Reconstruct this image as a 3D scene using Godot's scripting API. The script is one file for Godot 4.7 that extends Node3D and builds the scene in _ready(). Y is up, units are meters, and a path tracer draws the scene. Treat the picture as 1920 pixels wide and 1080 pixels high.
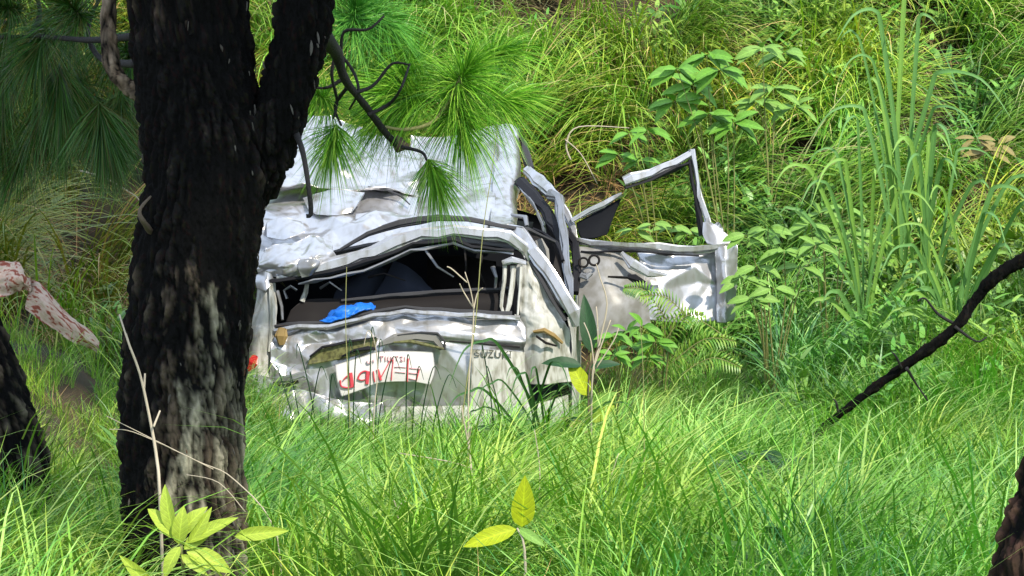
extends Node3D
# A crushed white van lying in deep grass on a hillside, seen past a charred pine.

const TV := 0.09629
const TH := 0.171184
var cam_at := Vector3(0, 3, 0)
var fw := Vector3.FORWARD
var up := Vector3.UP
var ri := Vector3.RIGHT
var rng := RandomNumberGenerator.new()
var used := {}
var n_big := FastNoiseLite.new()
var n_mid := FastNoiseLite.new()
var n_cell := FastNoiseLite.new()
var n_fine := FastNoiseLite.new()
var n_plate := FastNoiseLite.new()
var M := {}

# ---------------------------------------------------------------- naming
func numbered(called: String) -> String:
	var k: int = used.get(called, 0)
	used[called] = k + 1
	return called if k == 0 else "%s_%03d" % [called, k]

func tag(o: Node3D, label: String, category := "", group := "", kind := "") -> Node3D:
	if label: o.set_meta("label", label)
	if category: o.set_meta("category", category)
	if group: o.set_meta("group", group)
	if kind: o.set_meta("kind", kind)
	return o

func thing(called: String, where: Vector3, label: String, category: String, group := "") -> Node3D:
	var o := Node3D.new()
	o.name = numbered(called)
	add_child(o)
	o.position = where
	tag(o, label, category, group)
	return o

func part(called: String, mesh: Mesh, mat: Material, parent: Node3D) -> MeshInstance3D:
	var o := MeshInstance3D.new()
	o.name = called
	o.mesh = mesh
	o.material_override = mat
	if parent == self:
		o.name = numbered(called)
	parent.add_child(o, true)
	return o

func at(px: float, py: float, d: float) -> Vector3:
	return cam_at + ri * ((px - 960.0) / 960.0 * TH * d) - up * ((py - 540.0) / 540.0 * TV * d) + fw * d

func R(a: float, b: float) -> float:
	return rng.randf_range(a, b)

# ---------------------------------------------------------------- terrain
const PROF := [[-60.0, -4.0], [-6.0, 1.5], [0.0, 1.4], [5.0, 1.2], [7.5, 1.0], [10.0, 0.6], [12.5, 0.25], [15.0, 0.0], [17.6, 0.05], [19.0, 0.75], [24.0, 4.6], [32.0, 9.5], [60.0, 22.0], [300.0, 60.0]]
func ground(x: float, z: float) -> float:
	var d := -z
	var y := 0.0
	for i in PROF.size() - 1:
		var a: Array = PROF[i]
		var b: Array = PROF[i + 1]
		if d >= a[0] and d <= b[0]:
			var m0: Array = PROF[maxi(i - 1, 0)]
			var m3: Array = PROF[mini(i + 2, PROF.size() - 1)]
			var t: float = (d - a[0]) / (b[0] - a[0])
			var h: float = b[0] - a[0]
			var s0: float = (b[1] - m0[1]) / (b[0] - m0[0]) * h
			var s1: float = (m3[1] - a[1]) / (m3[0] - a[0]) * h
			var t2 := t * t
			var t3 := t2 * t
			y = (2 * t3 - 3 * t2 + 1) * a[1] + (t3 - 2 * t2 + t) * s0 + (-2 * t3 + 3 * t2) * b[1] + (t3 - t2) * s1
			break
	var l := smoothstep(-0.9, -2.1, x)
	y += l * (0.75 * smoothstep(8.0, 13.0, d) + 0.2 * smoothstep(13.0, 16.0, d)) * (1.0 - 0.5 * smoothstep(17.0, 20.0, d))
	y += smoothstep(2.5, 4.4, x) * 1.7 * smoothstep(8.0, 11.0, d) * (1.0 - smoothstep(16.0, 20.0, d))
	y += smoothstep(1.1, 2.6, x) * 0.35 * smoothstep(12.5, 16.0, d) * (1.0 - smoothstep(17.0, 20.0, d))
	var calm := smoothstep(1.4, 2.4, absf(x)) if d > 14.5 and d < 18.0 else 1.0
	y += n_big.get_noise_2d(x * 20, z * 20) * 0.16 * lerpf(0.25, 1.0, calm)
	y -= 0.55 * exp(-pow((x + 2.25) / 0.5, 2) - pow((d - 17.2) / 1.7, 2))
	y += n_mid.get_noise_2d(x * 60, z * 60) * 0.05
	return y

func on_ground(px: float, d: float) -> Vector3:   # the ground below a pixel column at a distance
	var p := at(px, 540, d)
	return Vector3(p.x, ground(p.x, p.z), p.z)

# ---------------------------------------------------------------- shapes
func new_st() -> SurfaceTool:
	var st := SurfaceTool.new()
	st.begin(Mesh.PRIMITIVE_TRIANGLES)
	return st

func spline(pts: Array, sub: int) -> Array:
	var o := []
	var n := pts.size()
	for i in n - 1:
		var p0 = pts[maxi(i - 1, 0)]
		var p1 = pts[i]
		var p2 = pts[i + 1]
		var p3 = pts[mini(i + 2, n - 1)]
		for k in sub:
			var t := float(k) / sub
			o.append(0.5 * ((2.0 * p1) + (p2 - p0) * t + (2.0 * p0 - 5.0 * p1 + 4.0 * p2 - p3) * t * t + (3.0 * p1 - p0 - 3.0 * p2 + p3) * t * t * t))
	o.append(pts[n - 1])
	return o

func lerp_list(a: Array, t: float) -> float:
	var f := t * (a.size() - 1)
	var i := mini(int(f), a.size() - 2)
	return lerpf(a[i], a[i + 1], f - i) if a.size() > 1 else a[0]

func tube(st: SurfaceTool, pts: Array, radii: Array, sides: int, col: Color, lump := 0.0, base := 0) -> int:
	# returns the next free vertex index
	var n := pts.size()
	var side := Vector3.ZERO
	for i in n:
		var tan: Vector3 = (pts[mini(i + 1, n - 1)] - pts[maxi(i - 1, 0)]).normalized()
		if i == 0:
			side = tan.cross(Vector3(0.31, 0.2, 0.93)).normalized()
		side = (side - tan * side.dot(tan)).normalized()
		var bi := tan.cross(side)
		var r := lerp_list(radii, float(i) / (n - 1))
		for k in sides:
			var a := TAU * k / sides
			var v := side * cos(a) + bi * sin(a)
			var rr := r
			if lump > 0.0:
				var q: Vector3 = pts[i] + v * r
				rr *= 1.0 + lump * n_fine.get_noise_3d(q.x * 300, q.y * 300, q.z * 300)
			st.set_color(col)
			st.set_uv(Vector2(float(k) / sides, float(i) / (n - 1)))
			st.add_vertex(pts[i] + v * rr)
	for i in n - 1:
		for k in sides:
			var a0 := base + i * sides + k
			var a1 := base + i * sides + (k + 1) % sides
			for q in [a0, a0 + sides, a1, a1, a0 + sides, a1 + sides]:
				st.add_index(q)
	for e in 2:
		var o := base + (0 if e == 0 else (n - 1) * sides)
		for k in range(1, sides - 1):
			for q in ([o, o + k, o + k + 1] if e == 0 else [o, o + k + 1, o + k]):
				st.add_index(q)
	return base + n * sides

func done(st: SurfaceTool, normals := true) -> ArrayMesh:
	if normals: st.generate_normals()
	return st.commit()

func quad(st: SurfaceTool, a: Vector3, b: Vector3, c: Vector3, d: Vector3) -> void:
	for q in [a, b, c, a, c, d]:
		st.add_vertex(q)

func bar(pts: Array, w: Array, h: float, face: Vector3, off: Vector3, dent := 0.0) -> ArrayMesh:
	# a pressed steel section with chamfered corners swept along pts; w runs along it, h is its depth
	var st := new_st()
	st.set_smooth_group(-1)
	var n := pts.size()
	var rings := []
	for i in n:
		var tan: Vector3 = (pts[mini(i + 1, n - 1)] - pts[maxi(i - 1, 0)]).normalized()
		var s := tan.cross(face).normalized()
		var f := s.cross(tan).normalized()
		var ww := lerp_list(w, float(i) / (n - 1)) * 0.5
		var hh := h * 0.5
		var p: Vector3 = pts[i] - off
		if dent > 0.0:
			p += f * R(-0.5, 0.5) * dent + s * R(-0.45, 0.45) * dent
			ww *= R(0.82, 1.12)
			f = (f + s * R(-0.35, 0.35)).normalized()
		var ring := []
		for q in ([[-ww * 0.5, hh], [ww * 0.62, hh * 0.8], [ww * 0.74, hh * 0.2], [ww, hh * 0.1], [ww, -hh], [-ww, -hh], [-ww, hh * 0.2], [-ww * 0.7, hh * 0.3]] if ww > 0.014 else [[-ww * 0.6, hh], [ww * 0.6, hh], [ww, hh * 0.4], [ww, -hh * 0.4], [ww * 0.6, -hh], [-ww * 0.6, -hh], [-ww, -hh * 0.4], [-ww, hh * 0.4]]):
			ring.append(p + s * q[0] + f * q[1])
		rings.append(ring)
	for i in n - 1:
		for k in 8:
			quad(st, rings[i][k], rings[i + 1][k], rings[i + 1][(k + 1) % 8], rings[i][(k + 1) % 8])
	for e in [0, n - 1]:
		for k in range(1, 7):
			for q in [0, k, k + 1]:
				st.add_vertex(rings[e][q])
	return done(st)

func facets(h: PackedFloat32Array, cols: int, m: int, w: float, hh: float, per_m: float, amp: float, r2: RandomNumberGenerator) -> void:
	# random flat facets with sharp creases between them, added to a height field
	var nx := maxi(2, roundi(w * per_m))
	var ny := maxi(2, roundi(hh * per_m))
	var pts := PackedVector2Array()
	var hs := PackedFloat32Array()
	for i in nx + 1:
		for j in ny + 1:
			var x := float(i) / nx
			var y := float(j) / ny
			if i > 0 and i < nx: x += r2.randf_range(-0.46, 0.46) / nx
			if j > 0 and j < ny: y += r2.randf_range(-0.46, 0.46) / ny
			pts.append(Vector2(x * w, y * hh))
			hs.append(r2.randf_range(-1, 1) * amp)
	var tris := Geometry2D.triangulate_delaunay(pts)
	var sx := (cols - 1) / w
	var sy := (m - 1) / hh
	for t in range(0, tris.size(), 3):
		var a := pts[tris[t]] * Vector2(sx, sy)
		var b := pts[tris[t + 1]] * Vector2(sx, sy)
		var c := pts[tris[t + 2]] * Vector2(sx, sy)
		var den := (b.y - c.y) * (a.x - c.x) + (c.x - b.x) * (a.y - c.y)
		if absf(den) < 1e-6: continue
		for x in range(maxi(0, floori(minf(a.x, minf(b.x, c.x)))), mini(cols - 1, ceili(maxf(a.x, maxf(b.x, c.x)))) + 1):
			for y in range(maxi(0, floori(minf(a.y, minf(b.y, c.y)))), mini(m - 1, ceili(maxf(a.y, maxf(b.y, c.y)))) + 1):
				var l0 := ((b.y - c.y) * (x - c.x) + (c.x - b.x) * (y - c.y)) / den
				var l1 := ((c.y - a.y) * (x - c.x) + (a.x - c.x) * (y - c.y)) / den
				var l2 := 1.0 - l0 - l1
				if l0 > -0.001 and l1 > -0.001 and l2 > -0.001:
					h[x * m + y] = -1000.0 + l0 * hs[tris[t]] + l1 * hs[tris[t + 1]] + l2 * hs[tris[t + 2]]

func sheet(ctrl: Array, nu: int, nv: int, amp: float, freq: float, sd: int, off: Vector3, thick := 0.006, bump := false) -> ArrayMesh:
	# sheet metal or cloth through a grid of points, creased, with a back a little behind the front
	var r2 := RandomNumberGenerator.new()
	r2.seed = sd
	var rows := []
	for row in ctrl:
		rows.append(spline(row, maxi(1, nu / (row.size() - 1))))
	var cols: int = rows[0].size()
	var grid := []
	var sv := maxi(1, nv / (ctrl.size() - 1))
	for c in cols:
		var line := []
		for r in rows:
			line.append(r[c])
		grid.append(spline(line, sv) if line.size() > 1 else line)
	var m: int = grid[0].size()
	var hf := PackedFloat32Array()
	hf.resize(cols * m)
	if amp > 0.0:
		var wl := 0.0
		var hl := 0.0
		for c in cols - 1:
			wl += (grid[c + 1][m / 2] as Vector3).distance_to(grid[c][m / 2])
		for j in m - 1:
			hl += (grid[cols / 2][j + 1] as Vector3).distance_to(grid[cols / 2][j])
		for o in 2:
			var one := PackedFloat32Array()
			one.resize(cols * m)
			facets(one, cols, m, maxf(wl, 0.02), maxf(hl, 0.02), freq * (1.0 if o == 0 else 2.3), amp * (1.0 if o == 0 else 0.3), r2)
			for i in cols * m:
				hf[i] += one[i] + 1000.0 if one[i] < -500.0 else 0.0
	var front := []
	var nrm := []
	for c in cols:
		var fl := []
		var nl := []
		for j in m:
			var du: Vector3 = grid[mini(c + 1, cols - 1)][j] - grid[maxi(c - 1, 0)][j]
			var dv: Vector3 = grid[c][mini(j + 1, m - 1)] - grid[c][maxi(j - 1, 0)]
			var nn := dv.cross(du).normalized()
			var p: Vector3 = grid[c][j]
			var k: float = hf[c * m + j]
			if bump:
				k += tailgate_dent(float(c) / (cols - 1), float(j) / (m - 1))
			fl.append(p + nn * k - off)
			nl.append(nn)
		front.append(fl)
		nrm.append(nl)
	var st := new_st()
	for layer in 2:
		for c in cols:
			for j in m:
				st.set_uv(Vector2(float(c) / (cols - 1), float(j) / (m - 1)))
				st.add_vertex(front[c][j] - nrm[c][j] * (thick * layer))
	var tot := cols * m
	for c in cols - 1:
		for j in m - 1:
			var a := c * m + j
			var b := a + m
			for q in [a, b, b + 1, a, b + 1, a + 1]:
				st.add_index(q)
			for q in [a, b + 1, b, a, a + 1, b + 1]:
				st.add_index(q + tot)
	for j in m - 1:
		for c in [0, cols - 1]:
			var a: int = c * m + j
			for q in [a, a + 1, a + tot, a + 1, a + 1 + tot, a + tot]:
				st.add_index(q)
	for c in cols - 1:
		for j in [0, m - 1]:
			var a: int = c * m + j
			for q in [a, a + m, a + tot, a + m, a + m + tot, a + tot]:
				st.add_index(q)
	return done(st)

# ---------------------------------------------------------------- plants
func blade(st: SurfaceTool, base: Vector3, az: float, lean: float, length: float, w: float, curve: float, col: Color, segs: int, tw := 0.0) -> void:
	var p := base
	var out := Vector3(cos(az), 0, sin(az))
	var side := Vector3(-sin(az + tw), 0, cos(az + tw))
	var a := lean
	var l := []
	var r := []
	for i in segs + 1:
		var t := float(i) / segs
		var ww := w * 0.5 * (0.65 + 0.7 * t if t < 0.4 else 0.93) * (1.0 - pow(t, 2.6)) + 0.0002
		l.append(p - side * ww)
		r.append(p + side * ww)
		a += curve / segs * (0.35 + 1.3 * t)
		p += (out * sin(a) + Vector3.UP * cos(a)) * (length / segs)
	st.set_color(col)
	for i in segs:
		if i == segs - 1:
			for q in [l[i], l[i + 1], r[i]]:
				st.add_vertex(q)
		else:
			quad(st, l[i], l[i + 1], r[i + 1], r[i])

func needles(st: SurfaceTool, from: Vector3, axis: Vector3, n: int, length: float, w: float, cols: Array, open_a := 1.2, droop := 0.25) -> void:
	var s := axis.cross(Vector3(0.3, 0.1, 0.9)).normalized()
	var b := axis.cross(s)
	for i in int(n * 1.9):
		var u := rng.randf()
		var a := R(0, TAU)
		var o := lerpf(open_a, 0.15, pow(u, 1.3)) + R(-0.15, 0.15)
		var dir := (axis * cos(o) + (s * cos(a) + b * sin(a)) * sin(o)).normalized()
		var p := from + axis * (u * length * 0.45)
		var ln := length * R(0.5, 1.1)
		var side := dir.cross(Vector3(R(-1, 1), R(-1, 1), R(-1, 1))).normalized() * w * 0.5
		var m := p + dir * ln * 0.5 + Vector3.DOWN * droop * ln * 0.12
		var e := p + dir * ln + Vector3.DOWN * droop * ln * 0.5
		st.set_color(cols[rng.randi() % cols.size()])
		quad(st, p - side, m - side * 0.9, m + side * 0.9, p + side)
		for q in [m - side * 0.9, e, m + side * 0.9]:
			st.add_vertex(q)

func leaf_mesh(length: float, wid: float, droop: float, fold: float, wave := 0.0, sharp := 1.0) -> ArrayMesh:
	# a leaf along +Z with its upper face to +Y, midrib sunken, sides lifted
	var st := new_st()
	var nl := 10
	var pos := []
	var p := Vector3.ZERO
	var a := 0.0
	for i in nl + 1:
		var t := float(i) / nl
		var w := wid * 0.5 * pow(sin(PI * pow(t, 0.8 * sharp)), 0.85) * (1.0 if t < 0.999 else 0.0) + 0.0004
		var row := []
		for k in [-1.0, -0.5, 0.0, 0.5, 1.0]:
			var lift: float = absf(k) * w * fold + wave * w * sin(t * 19.0 + k * 2.0) * absf(k)
			row.append(p + Vector3(k * w, lift * cos(a), lift * sin(a)))
		pos.append(row)
		a += droop / nl
		p += Vector3(0, -sin(a), cos(a)) * (length / nl)
	for i in nl + 1:
		for k in 5:
			var t := float(i) / nl
			st.set_uv(Vector2(k / 4.0, t))
			st.set_color(Color(1.25, 1.2, 1.2) if k == 2 else Color(1, 1, 1) * (0.9 + 0.2 * ((i + k) % 2)))
			st.add_vertex(pos[i][k])
	for i in nl:
		for k in 4:
			var v := i * 5 + k
			for q in [v, v + 5, v + 1, v + 1, v + 5, v + 6]:
				st.add_index(q)
	return done(st)

func aim(dir: Vector3, normal: Vector3, roll := 0.0) -> Basis:
	var z := dir.normalized()
	var x := normal.cross(z)
	if x.length() < 0.02:
		x = Vector3(1, 0, 0.2).cross(z)
	x = x.normalized()
	var b := Basis(x, z.cross(x), z)
	return b * Basis(Vector3(0, 0, 1), roll)

func put_leaf(parent: Node3D, mesh: Mesh, mat: Material, where: Vector3, dir: Vector3, normal: Vector3, s := 1.0, roll := 0.0, called := "leaf") -> MeshInstance3D:
	var o := part(called, mesh, mat, parent)
	o.transform = Transform3D(aim(dir, normal, roll).scaled(Vector3(s, s, s)), where)
	return o

func scatter(parent: Node3D, called: String, mesh: Mesh, mat: Material, spots: Array, tints: Array) -> MultiMeshInstance3D:
	var mm := MultiMesh.new()
	mm.transform_format = MultiMesh.TRANSFORM_3D
	mm.use_colors = true
	mm.mesh = mesh
	mm.instance_count = spots.size()
	for i in spots.size():
		mm.set_instance_transform(i, spots[i])
		mm.set_instance_color(i, tints[i])
	var o := MultiMeshInstance3D.new()
	o.name = called
	o.multimesh = mm
	o.material_override = mat
	parent.add_child(o, true)
	o.set_meta("kind", "stuff")
	return o

# ---------------------------------------------------------------- materials
func std(c: Color, rough: float, metal := 0.0) -> StandardMaterial3D:
	var m := StandardMaterial3D.new()
	m.albedo_color = c.linear_to_srgb()
	m.roughness = rough
	m.metallic = metal
	return m

func noise_tex(sd: int, freq: float, ramp: Array, kind := FastNoiseLite.TYPE_SIMPLEX_SMOOTH, size := 512, normal := false) -> NoiseTexture2D:
	var t := NoiseTexture2D.new()
	var n := FastNoiseLite.new()
	n.seed = sd
	n.noise_type = kind
	n.frequency = freq
	n.fractal_octaves = 5
	t.width = size
	t.height = size
	t.seamless = true
	t.noise = n
	if normal:
		t.as_normal_map = true
		t.bump_strength = 6.0
	elif ramp:
		var g := Gradient.new()
		var offs := PackedFloat32Array()
		var cols := PackedColorArray()
		for r in ramp:
			offs.append(r[0])
			cols.append((r[1] as Color).linear_to_srgb())
		g.offsets = offs
		g.colors = cols
		t.color_ramp = g
	return t

func green(back: Color, rough := 0.5) -> StandardMaterial3D:
	var m := StandardMaterial3D.new()
	m.vertex_color_use_as_albedo = true
	m.roughness = rough
	m.metallic_specular = 0.38
	m.backlight_enabled = true
	m.backlight = back
	m.cull_mode = BaseMaterial3D.CULL_DISABLED
	return m

func make_materials() -> void:
	M.grass = green(Color(0.40, 0.52, 0.12), 0.36)
	M.straw = green(Color(0.25, 0.22, 0.10), 0.7)
	M.needle = green(Color(0.14, 0.26, 0.06), 0.4)
	# leaf blades: a pale midrib, slanting side veins, small blemishes
	var im := Image.create(64, 128, false, Image.FORMAT_RGB8)
	for y in 128:
		for x in 64:
			var u := absf(x / 63.0 - 0.5) * 2.0
			var vv := fposmod(y / 128.0 * 8.0 - u * 1.6, 1.0)
			var k := 0.88 + 0.08 * n_fine.get_noise_2d(x * 6, y * 6)
			if vv < 0.16: k += 0.13 * (1.0 - u * 0.5)
			elif vv < 0.34: k -= 0.07
			if u < 0.07: k = 1.0
			if n_mid.get_noise_2d(x * 40 + 11, y * 40) > 0.52: k *= 0.72
			im.set_pixel(x, y, Color(k, k, k * (0.94 if vv < 0.16 else 1.0)))
	var veins := ImageTexture.create_from_image(im)
	for L in [["leaf", Color(0.18, 0.43, 0.05)], ["leaf_yellow", Color(0.50, 0.60, 0.015)], ["leaf_lime", Color(0.46, 0.60, 0.07)], ["leaf_dark", Color(0.025, 0.085, 0.03)], ["leaf_blue", Color(0.15, 0.34, 0.09)], ["leaf_pale", Color(0.26, 0.48, 0.09)], ["leaf_sedge", Color(0.045, 0.14, 0.03)], ["leaf_dry", Color(0.34, 0.28, 0.10)]]:
		var m := green(Color(L[1].r, L[1].g, L[1].b).linear_to_srgb() * 0.7, 0.55)
		m.albedo_color = (L[1] as Color).linear_to_srgb()
		m.albedo_texture = veins
		M[L[0]] = m
	# van paint: white, with road dirt and scuffs
	var dirt := noise_tex(11, 0.011, [[0.0, Color(0.22, 0.20, 0.16)], [0.30, Color(0.42, 0.41, 0.39)], [0.46, Color(0.49, 0.49, 0.505)], [1.0, Color(0.57, 0.57, 0.59)]])
	M.paint = std(Color(0.98, 0.98, 1.0), 0.30, 0.6)
	M.paint.albedo_texture = dirt
	M.paint.uv1_triplanar = true
	M.paint.uv1_scale = Vector3(2.4, 0.9, 2.4)
	M.paint.clearcoat_enabled = true
	M.paint.clearcoat = 0.5
	M.paint.clearcoat_roughness = 0.15
	var dirt2 := noise_tex(23, 0.010, [[0.0, Color(0.15, 0.14, 0.10)], [0.34, Color(0.35, 0.34, 0.29)], [0.5, Color(0.55, 0.545, 0.515)], [1.0, Color(0.66, 0.66, 0.645)]])
	M.dirty = std(Color(0.92, 0.92, 0.9), 0.5)
	M.dirty.albedo_texture = dirt2
	M.dirty.uv1_triplanar = true
	M.dirty.uv1_scale = Vector3(4.5, 1.1, 4.5)
	M.steel = std(Color(0.55, 0.56, 0.58), 0.35, 0.55)
	M.steel.albedo_texture = dirt
	M.steel.uv1_triplanar = true
	M.rubber = std(Color(0.02, 0.02, 0.024), 0.55)
	M.rubber_grey = std(Color(0.055, 0.055, 0.06), 0.6)
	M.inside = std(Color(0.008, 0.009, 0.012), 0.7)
	M.trim = std(Color(0.017, 0.015, 0.015), 0.5)
	M.seat = std(Color(0.05, 0.06, 0.09), 0.8)
	M.beige = std(Color(0.27, 0.265, 0.26), 0.42)
	M.beige.albedo_texture = noise_tex(31, 0.02, [[0.2, Color(0.7, 0.68, 0.62)], [0.7, Color(1, 1, 1)]], FastNoiseLite.TYPE_SIMPLEX_SMOOTH, 256)
	M.olive = std(Color(0.16, 0.16, 0.06), 0.5)
	M.olive.albedo_texture = noise_tex(37, 0.03, [[0.2, Color(0.35, 0.33, 0.25)], [0.6, Color(1, 1, 0.9)]], FastNoiseLite.TYPE_SIMPLEX_SMOOTH, 256)
	M.olive.uv1_triplanar = true
	M.olive.uv1_scale = Vector3(4, 4, 4)
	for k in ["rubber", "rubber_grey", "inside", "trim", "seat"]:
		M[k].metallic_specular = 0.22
	M.red_lens = std(Color(0.45, 0.02, 0.02), 0.15)
	M.rust = std(Color(0.30, 0.20, 0.07), 0.7)
	M.red_ink = std(Color(0.62, 0.06, 0.085), 0.5)
	M.pink_ink = std(Color(0.70, 0.40, 0.43), 0.5)
	M.board = std(Color(0.70, 0.675, 0.67), 0.45)
	M.badge = std(Color(0.10, 0.10, 0.075), 0.5)
	M.blue = std(Color(0.006, 0.15, 0.66), 0.4)
	M.blue.rim_enabled = true
	M.blue.rim = 0.3
	M.cloth = std(Color(0.62, 0.57, 0.52), 0.9)
	M.cloth.albedo_texture = noise_tex(41, 0.022, [[0.0, Color(0.30, 0.05, 0.03)], [0.35, Color(0.42, 0.14, 0.09)], [0.40, Color(0.72, 0.52, 0.44)], [0.62, Color(0.82, 0.70, 0.62)], [0.8, Color(0.66, 0.56, 0.42)]], FastNoiseLite.TYPE_SIMPLEX_SMOOTH, 256)
	M.bark = std(Color(1, 1, 1), 0.95)
	M.bark.vertex_color_use_as_albedo = true
	M.bark.metallic_specular = 0.2
	M.bark.normal_enabled = true
	M.bark.normal_texture = noise_tex(53, 0.03, [], FastNoiseLite.TYPE_SIMPLEX, 512, true)
	M.bark.normal_scale = 1.0
	M.bark.uv1_triplanar = true
	M.bark.uv1_scale = Vector3(7, 2.5, 7)
	M.char = std(Color(0.010, 0.009, 0.009), 0.85)
	M.char.normal_enabled = true
	M.char.normal_texture = M.bark.normal_texture
	M.char.uv1_triplanar = true
	M.char.uv1_scale = Vector3(6, 6, 6)
	M.flake = std(Color(0.06, 0.052, 0.042), 0.9)
	M.flake_grey = std(Color(0.085, 0.08, 0.068), 0.9)
	M.flake_rust = std(Color(0.10, 0.045, 0.022), 0.9)
	M.pale_wood = std(Color(0.20, 0.15, 0.105), 0.85)
	M.pale_wood.normal_enabled = true
	M.pale_wood.normal_texture = M.bark.normal_texture
	M.pale_wood.uv1_triplanar = true
	M.pale_wood.uv1_scale = Vector3(8, 8, 8)
	M.twig = std(Color(0.10, 0.075, 0.05), 0.85)
	M.twig_green = std(Color(0.26, 0.26, 0.09), 0.7)
	M.dry_stem = std(Color(0.46, 0.39, 0.29), 0.8)
	M.soil = std(Color(1, 1, 1), 0.95)
	M.soil.albedo_texture = noise_tex(61, 0.012, [[0.1, Color(0.018, 0.014, 0.008)], [0.45, Color(0.04, 0.03, 0.014)], [0.62, Color(0.075, 0.042, 0.02)], [0.9, Color(0.05, 0.055, 0.015)]])
	M.soil.uv1_triplanar = true
	M.soil.uv1_world_triplanar = true
	M.soil.uv1_scale = Vector3(0.45, 0.45, 0.45)

# ---------------------------------------------------------------- bark
func bark_limb(axis: Array, radii: Array, sub: int, sides: int, sd: float, off: Vector3, light := 0, deep := 0.02) -> ArrayMesh:
	var pts := spline(axis, sub)
	var n := pts.size()
	var st := new_st()
	var side := Vector3(1, 0, 0)
	for i in n:
		var tan: Vector3 = (pts[mini(i + 1, n - 1)] - pts[maxi(i - 1, 0)]).normalized()
		side = (side - tan * side.dot(tan)).normalized()
		var bi := tan.cross(side)
		var r := lerp_list(radii, float(i) / (n - 1))
		for k in sides:
			var a := TAU * (k % sides) / sides
			var v := side * cos(a) + bi * sin(a)
			var q: Vector3 = pts[i] + v * r
			var wob := n_mid.get_noise_3d(q.x * 130 + sd, q.y * 45, q.z * 130) * 0.03
			var c := n_cell.get_noise_3d((q.x + wob) * 1.25 + sd, q.y * 0.26 + wob * 2.0, (q.z - wob) * 1.25)   # thin plates, tall
			var crack := smoothstep(0.02, 0.42, c + 1.0)
			var c2 := n_cell.get_noise_3d((q.x + wob) * 2.6 + sd, q.y * 0.8 + wob, (q.z - wob) * 2.6)   # small scales on the plates
			crack = crack * 0.62 + smoothstep(0.0, 0.3, c2 + 1.0) * 0.38
			var f := n_fine.get_noise_3d(q.x * 520 + sd, q.y * 200, q.z * 520)
			var pv := n_plate.get_noise_3d((q.x + wob) * 1.25 + sd, q.y * 0.26 + wob * 2.0, (q.z - wob) * 1.25)   # each plate its own height and tone
			var g := n_mid.get_noise_3d(q.x * 40 + sd, q.y * 22, q.z * 40)
			var disp := deep * ((crack - 0.7) * (0.9 + 0.5 * pv) + 0.25 * pv) + deep * 0.7 * f + r * 0.10 * g
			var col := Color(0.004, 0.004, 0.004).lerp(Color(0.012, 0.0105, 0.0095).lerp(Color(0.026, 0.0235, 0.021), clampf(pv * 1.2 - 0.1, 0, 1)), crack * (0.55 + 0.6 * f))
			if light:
				var am: float = clampf((pale_or_sunlit(q, light) + 0.9 * f + 0.5 * g + 0.55 * pv) * 1.3, 0.0, 1.0) * crack
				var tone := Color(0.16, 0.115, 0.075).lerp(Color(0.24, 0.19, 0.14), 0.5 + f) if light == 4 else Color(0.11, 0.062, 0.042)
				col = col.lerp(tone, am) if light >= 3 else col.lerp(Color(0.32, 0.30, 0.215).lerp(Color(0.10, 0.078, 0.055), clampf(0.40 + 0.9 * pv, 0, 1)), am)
			st.set_color(col)
			st.set_uv(Vector2(float(k) / sides, float(i) / (n - 1)))
			st.add_vertex(q + v * disp - off)
	for i in n - 1:
		for k in sides:
			var a0 := i * sides + k
			var a1 := i * sides + (k + 1) % sides
			for q in [a0, a0 + sides, a1, a1, a0 + sides, a1 + sides]:
				st.add_index(q)
	return done(st)

func tailgate_dent(u: float, v: float) -> float:
	var k := 0.0
	k -= 0.05 * exp(-pow((u - 0.26) / 0.10, 2) - pow((v - 0.30) / 0.12, 2))
	k += 0.03 * exp(-pow((u - 0.48) / 0.12, 2) - pow((v - 0.20) / 0.12, 2))
	k -= 0.03 * smoothstep(0.37, 0.43, v + 0.05 * (u - 0.7)) * smoothstep(0.66, 0.70, u)
	return k

func pale_or_sunlit(q: Vector3, which: int) -> float:
	# bark paleness; on the large pine, lichen and dappled sun painted in low on the right
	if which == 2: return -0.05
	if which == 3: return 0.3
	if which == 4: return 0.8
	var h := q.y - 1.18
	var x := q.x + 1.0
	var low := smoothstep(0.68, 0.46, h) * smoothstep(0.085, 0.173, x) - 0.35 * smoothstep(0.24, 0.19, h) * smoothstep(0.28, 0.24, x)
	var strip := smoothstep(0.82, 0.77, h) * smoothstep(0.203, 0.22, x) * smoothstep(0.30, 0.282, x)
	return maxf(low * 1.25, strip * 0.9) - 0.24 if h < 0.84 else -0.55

func flake_mesh(w: float, h: float) -> ArrayMesh:
	var st := new_st()
	st.set_smooth_group(-1)
	var top := []
	var bot := []
	for k in 7:
		var a := TAU * k / 7.0
		var r := R(0.6, 1.1)
		top.append(Vector3(cos(a) * w * 0.5 * r, sin(a) * h * 0.5 * r, R(0.002, 0.006)))
		bot.append(Vector3(cos(a) * w * 0.55 * r, sin(a) * h * 0.55 * r, -0.006))
	for k in 7:
		var j := (k + 1) % 7
		quad(st, top[k], bot[k], bot[j], top[j])
		for q in [Vector3(0, 0, 0.007), top[k], top[j]]:
			st.add_vertex(q)
	return done(st)

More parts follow.
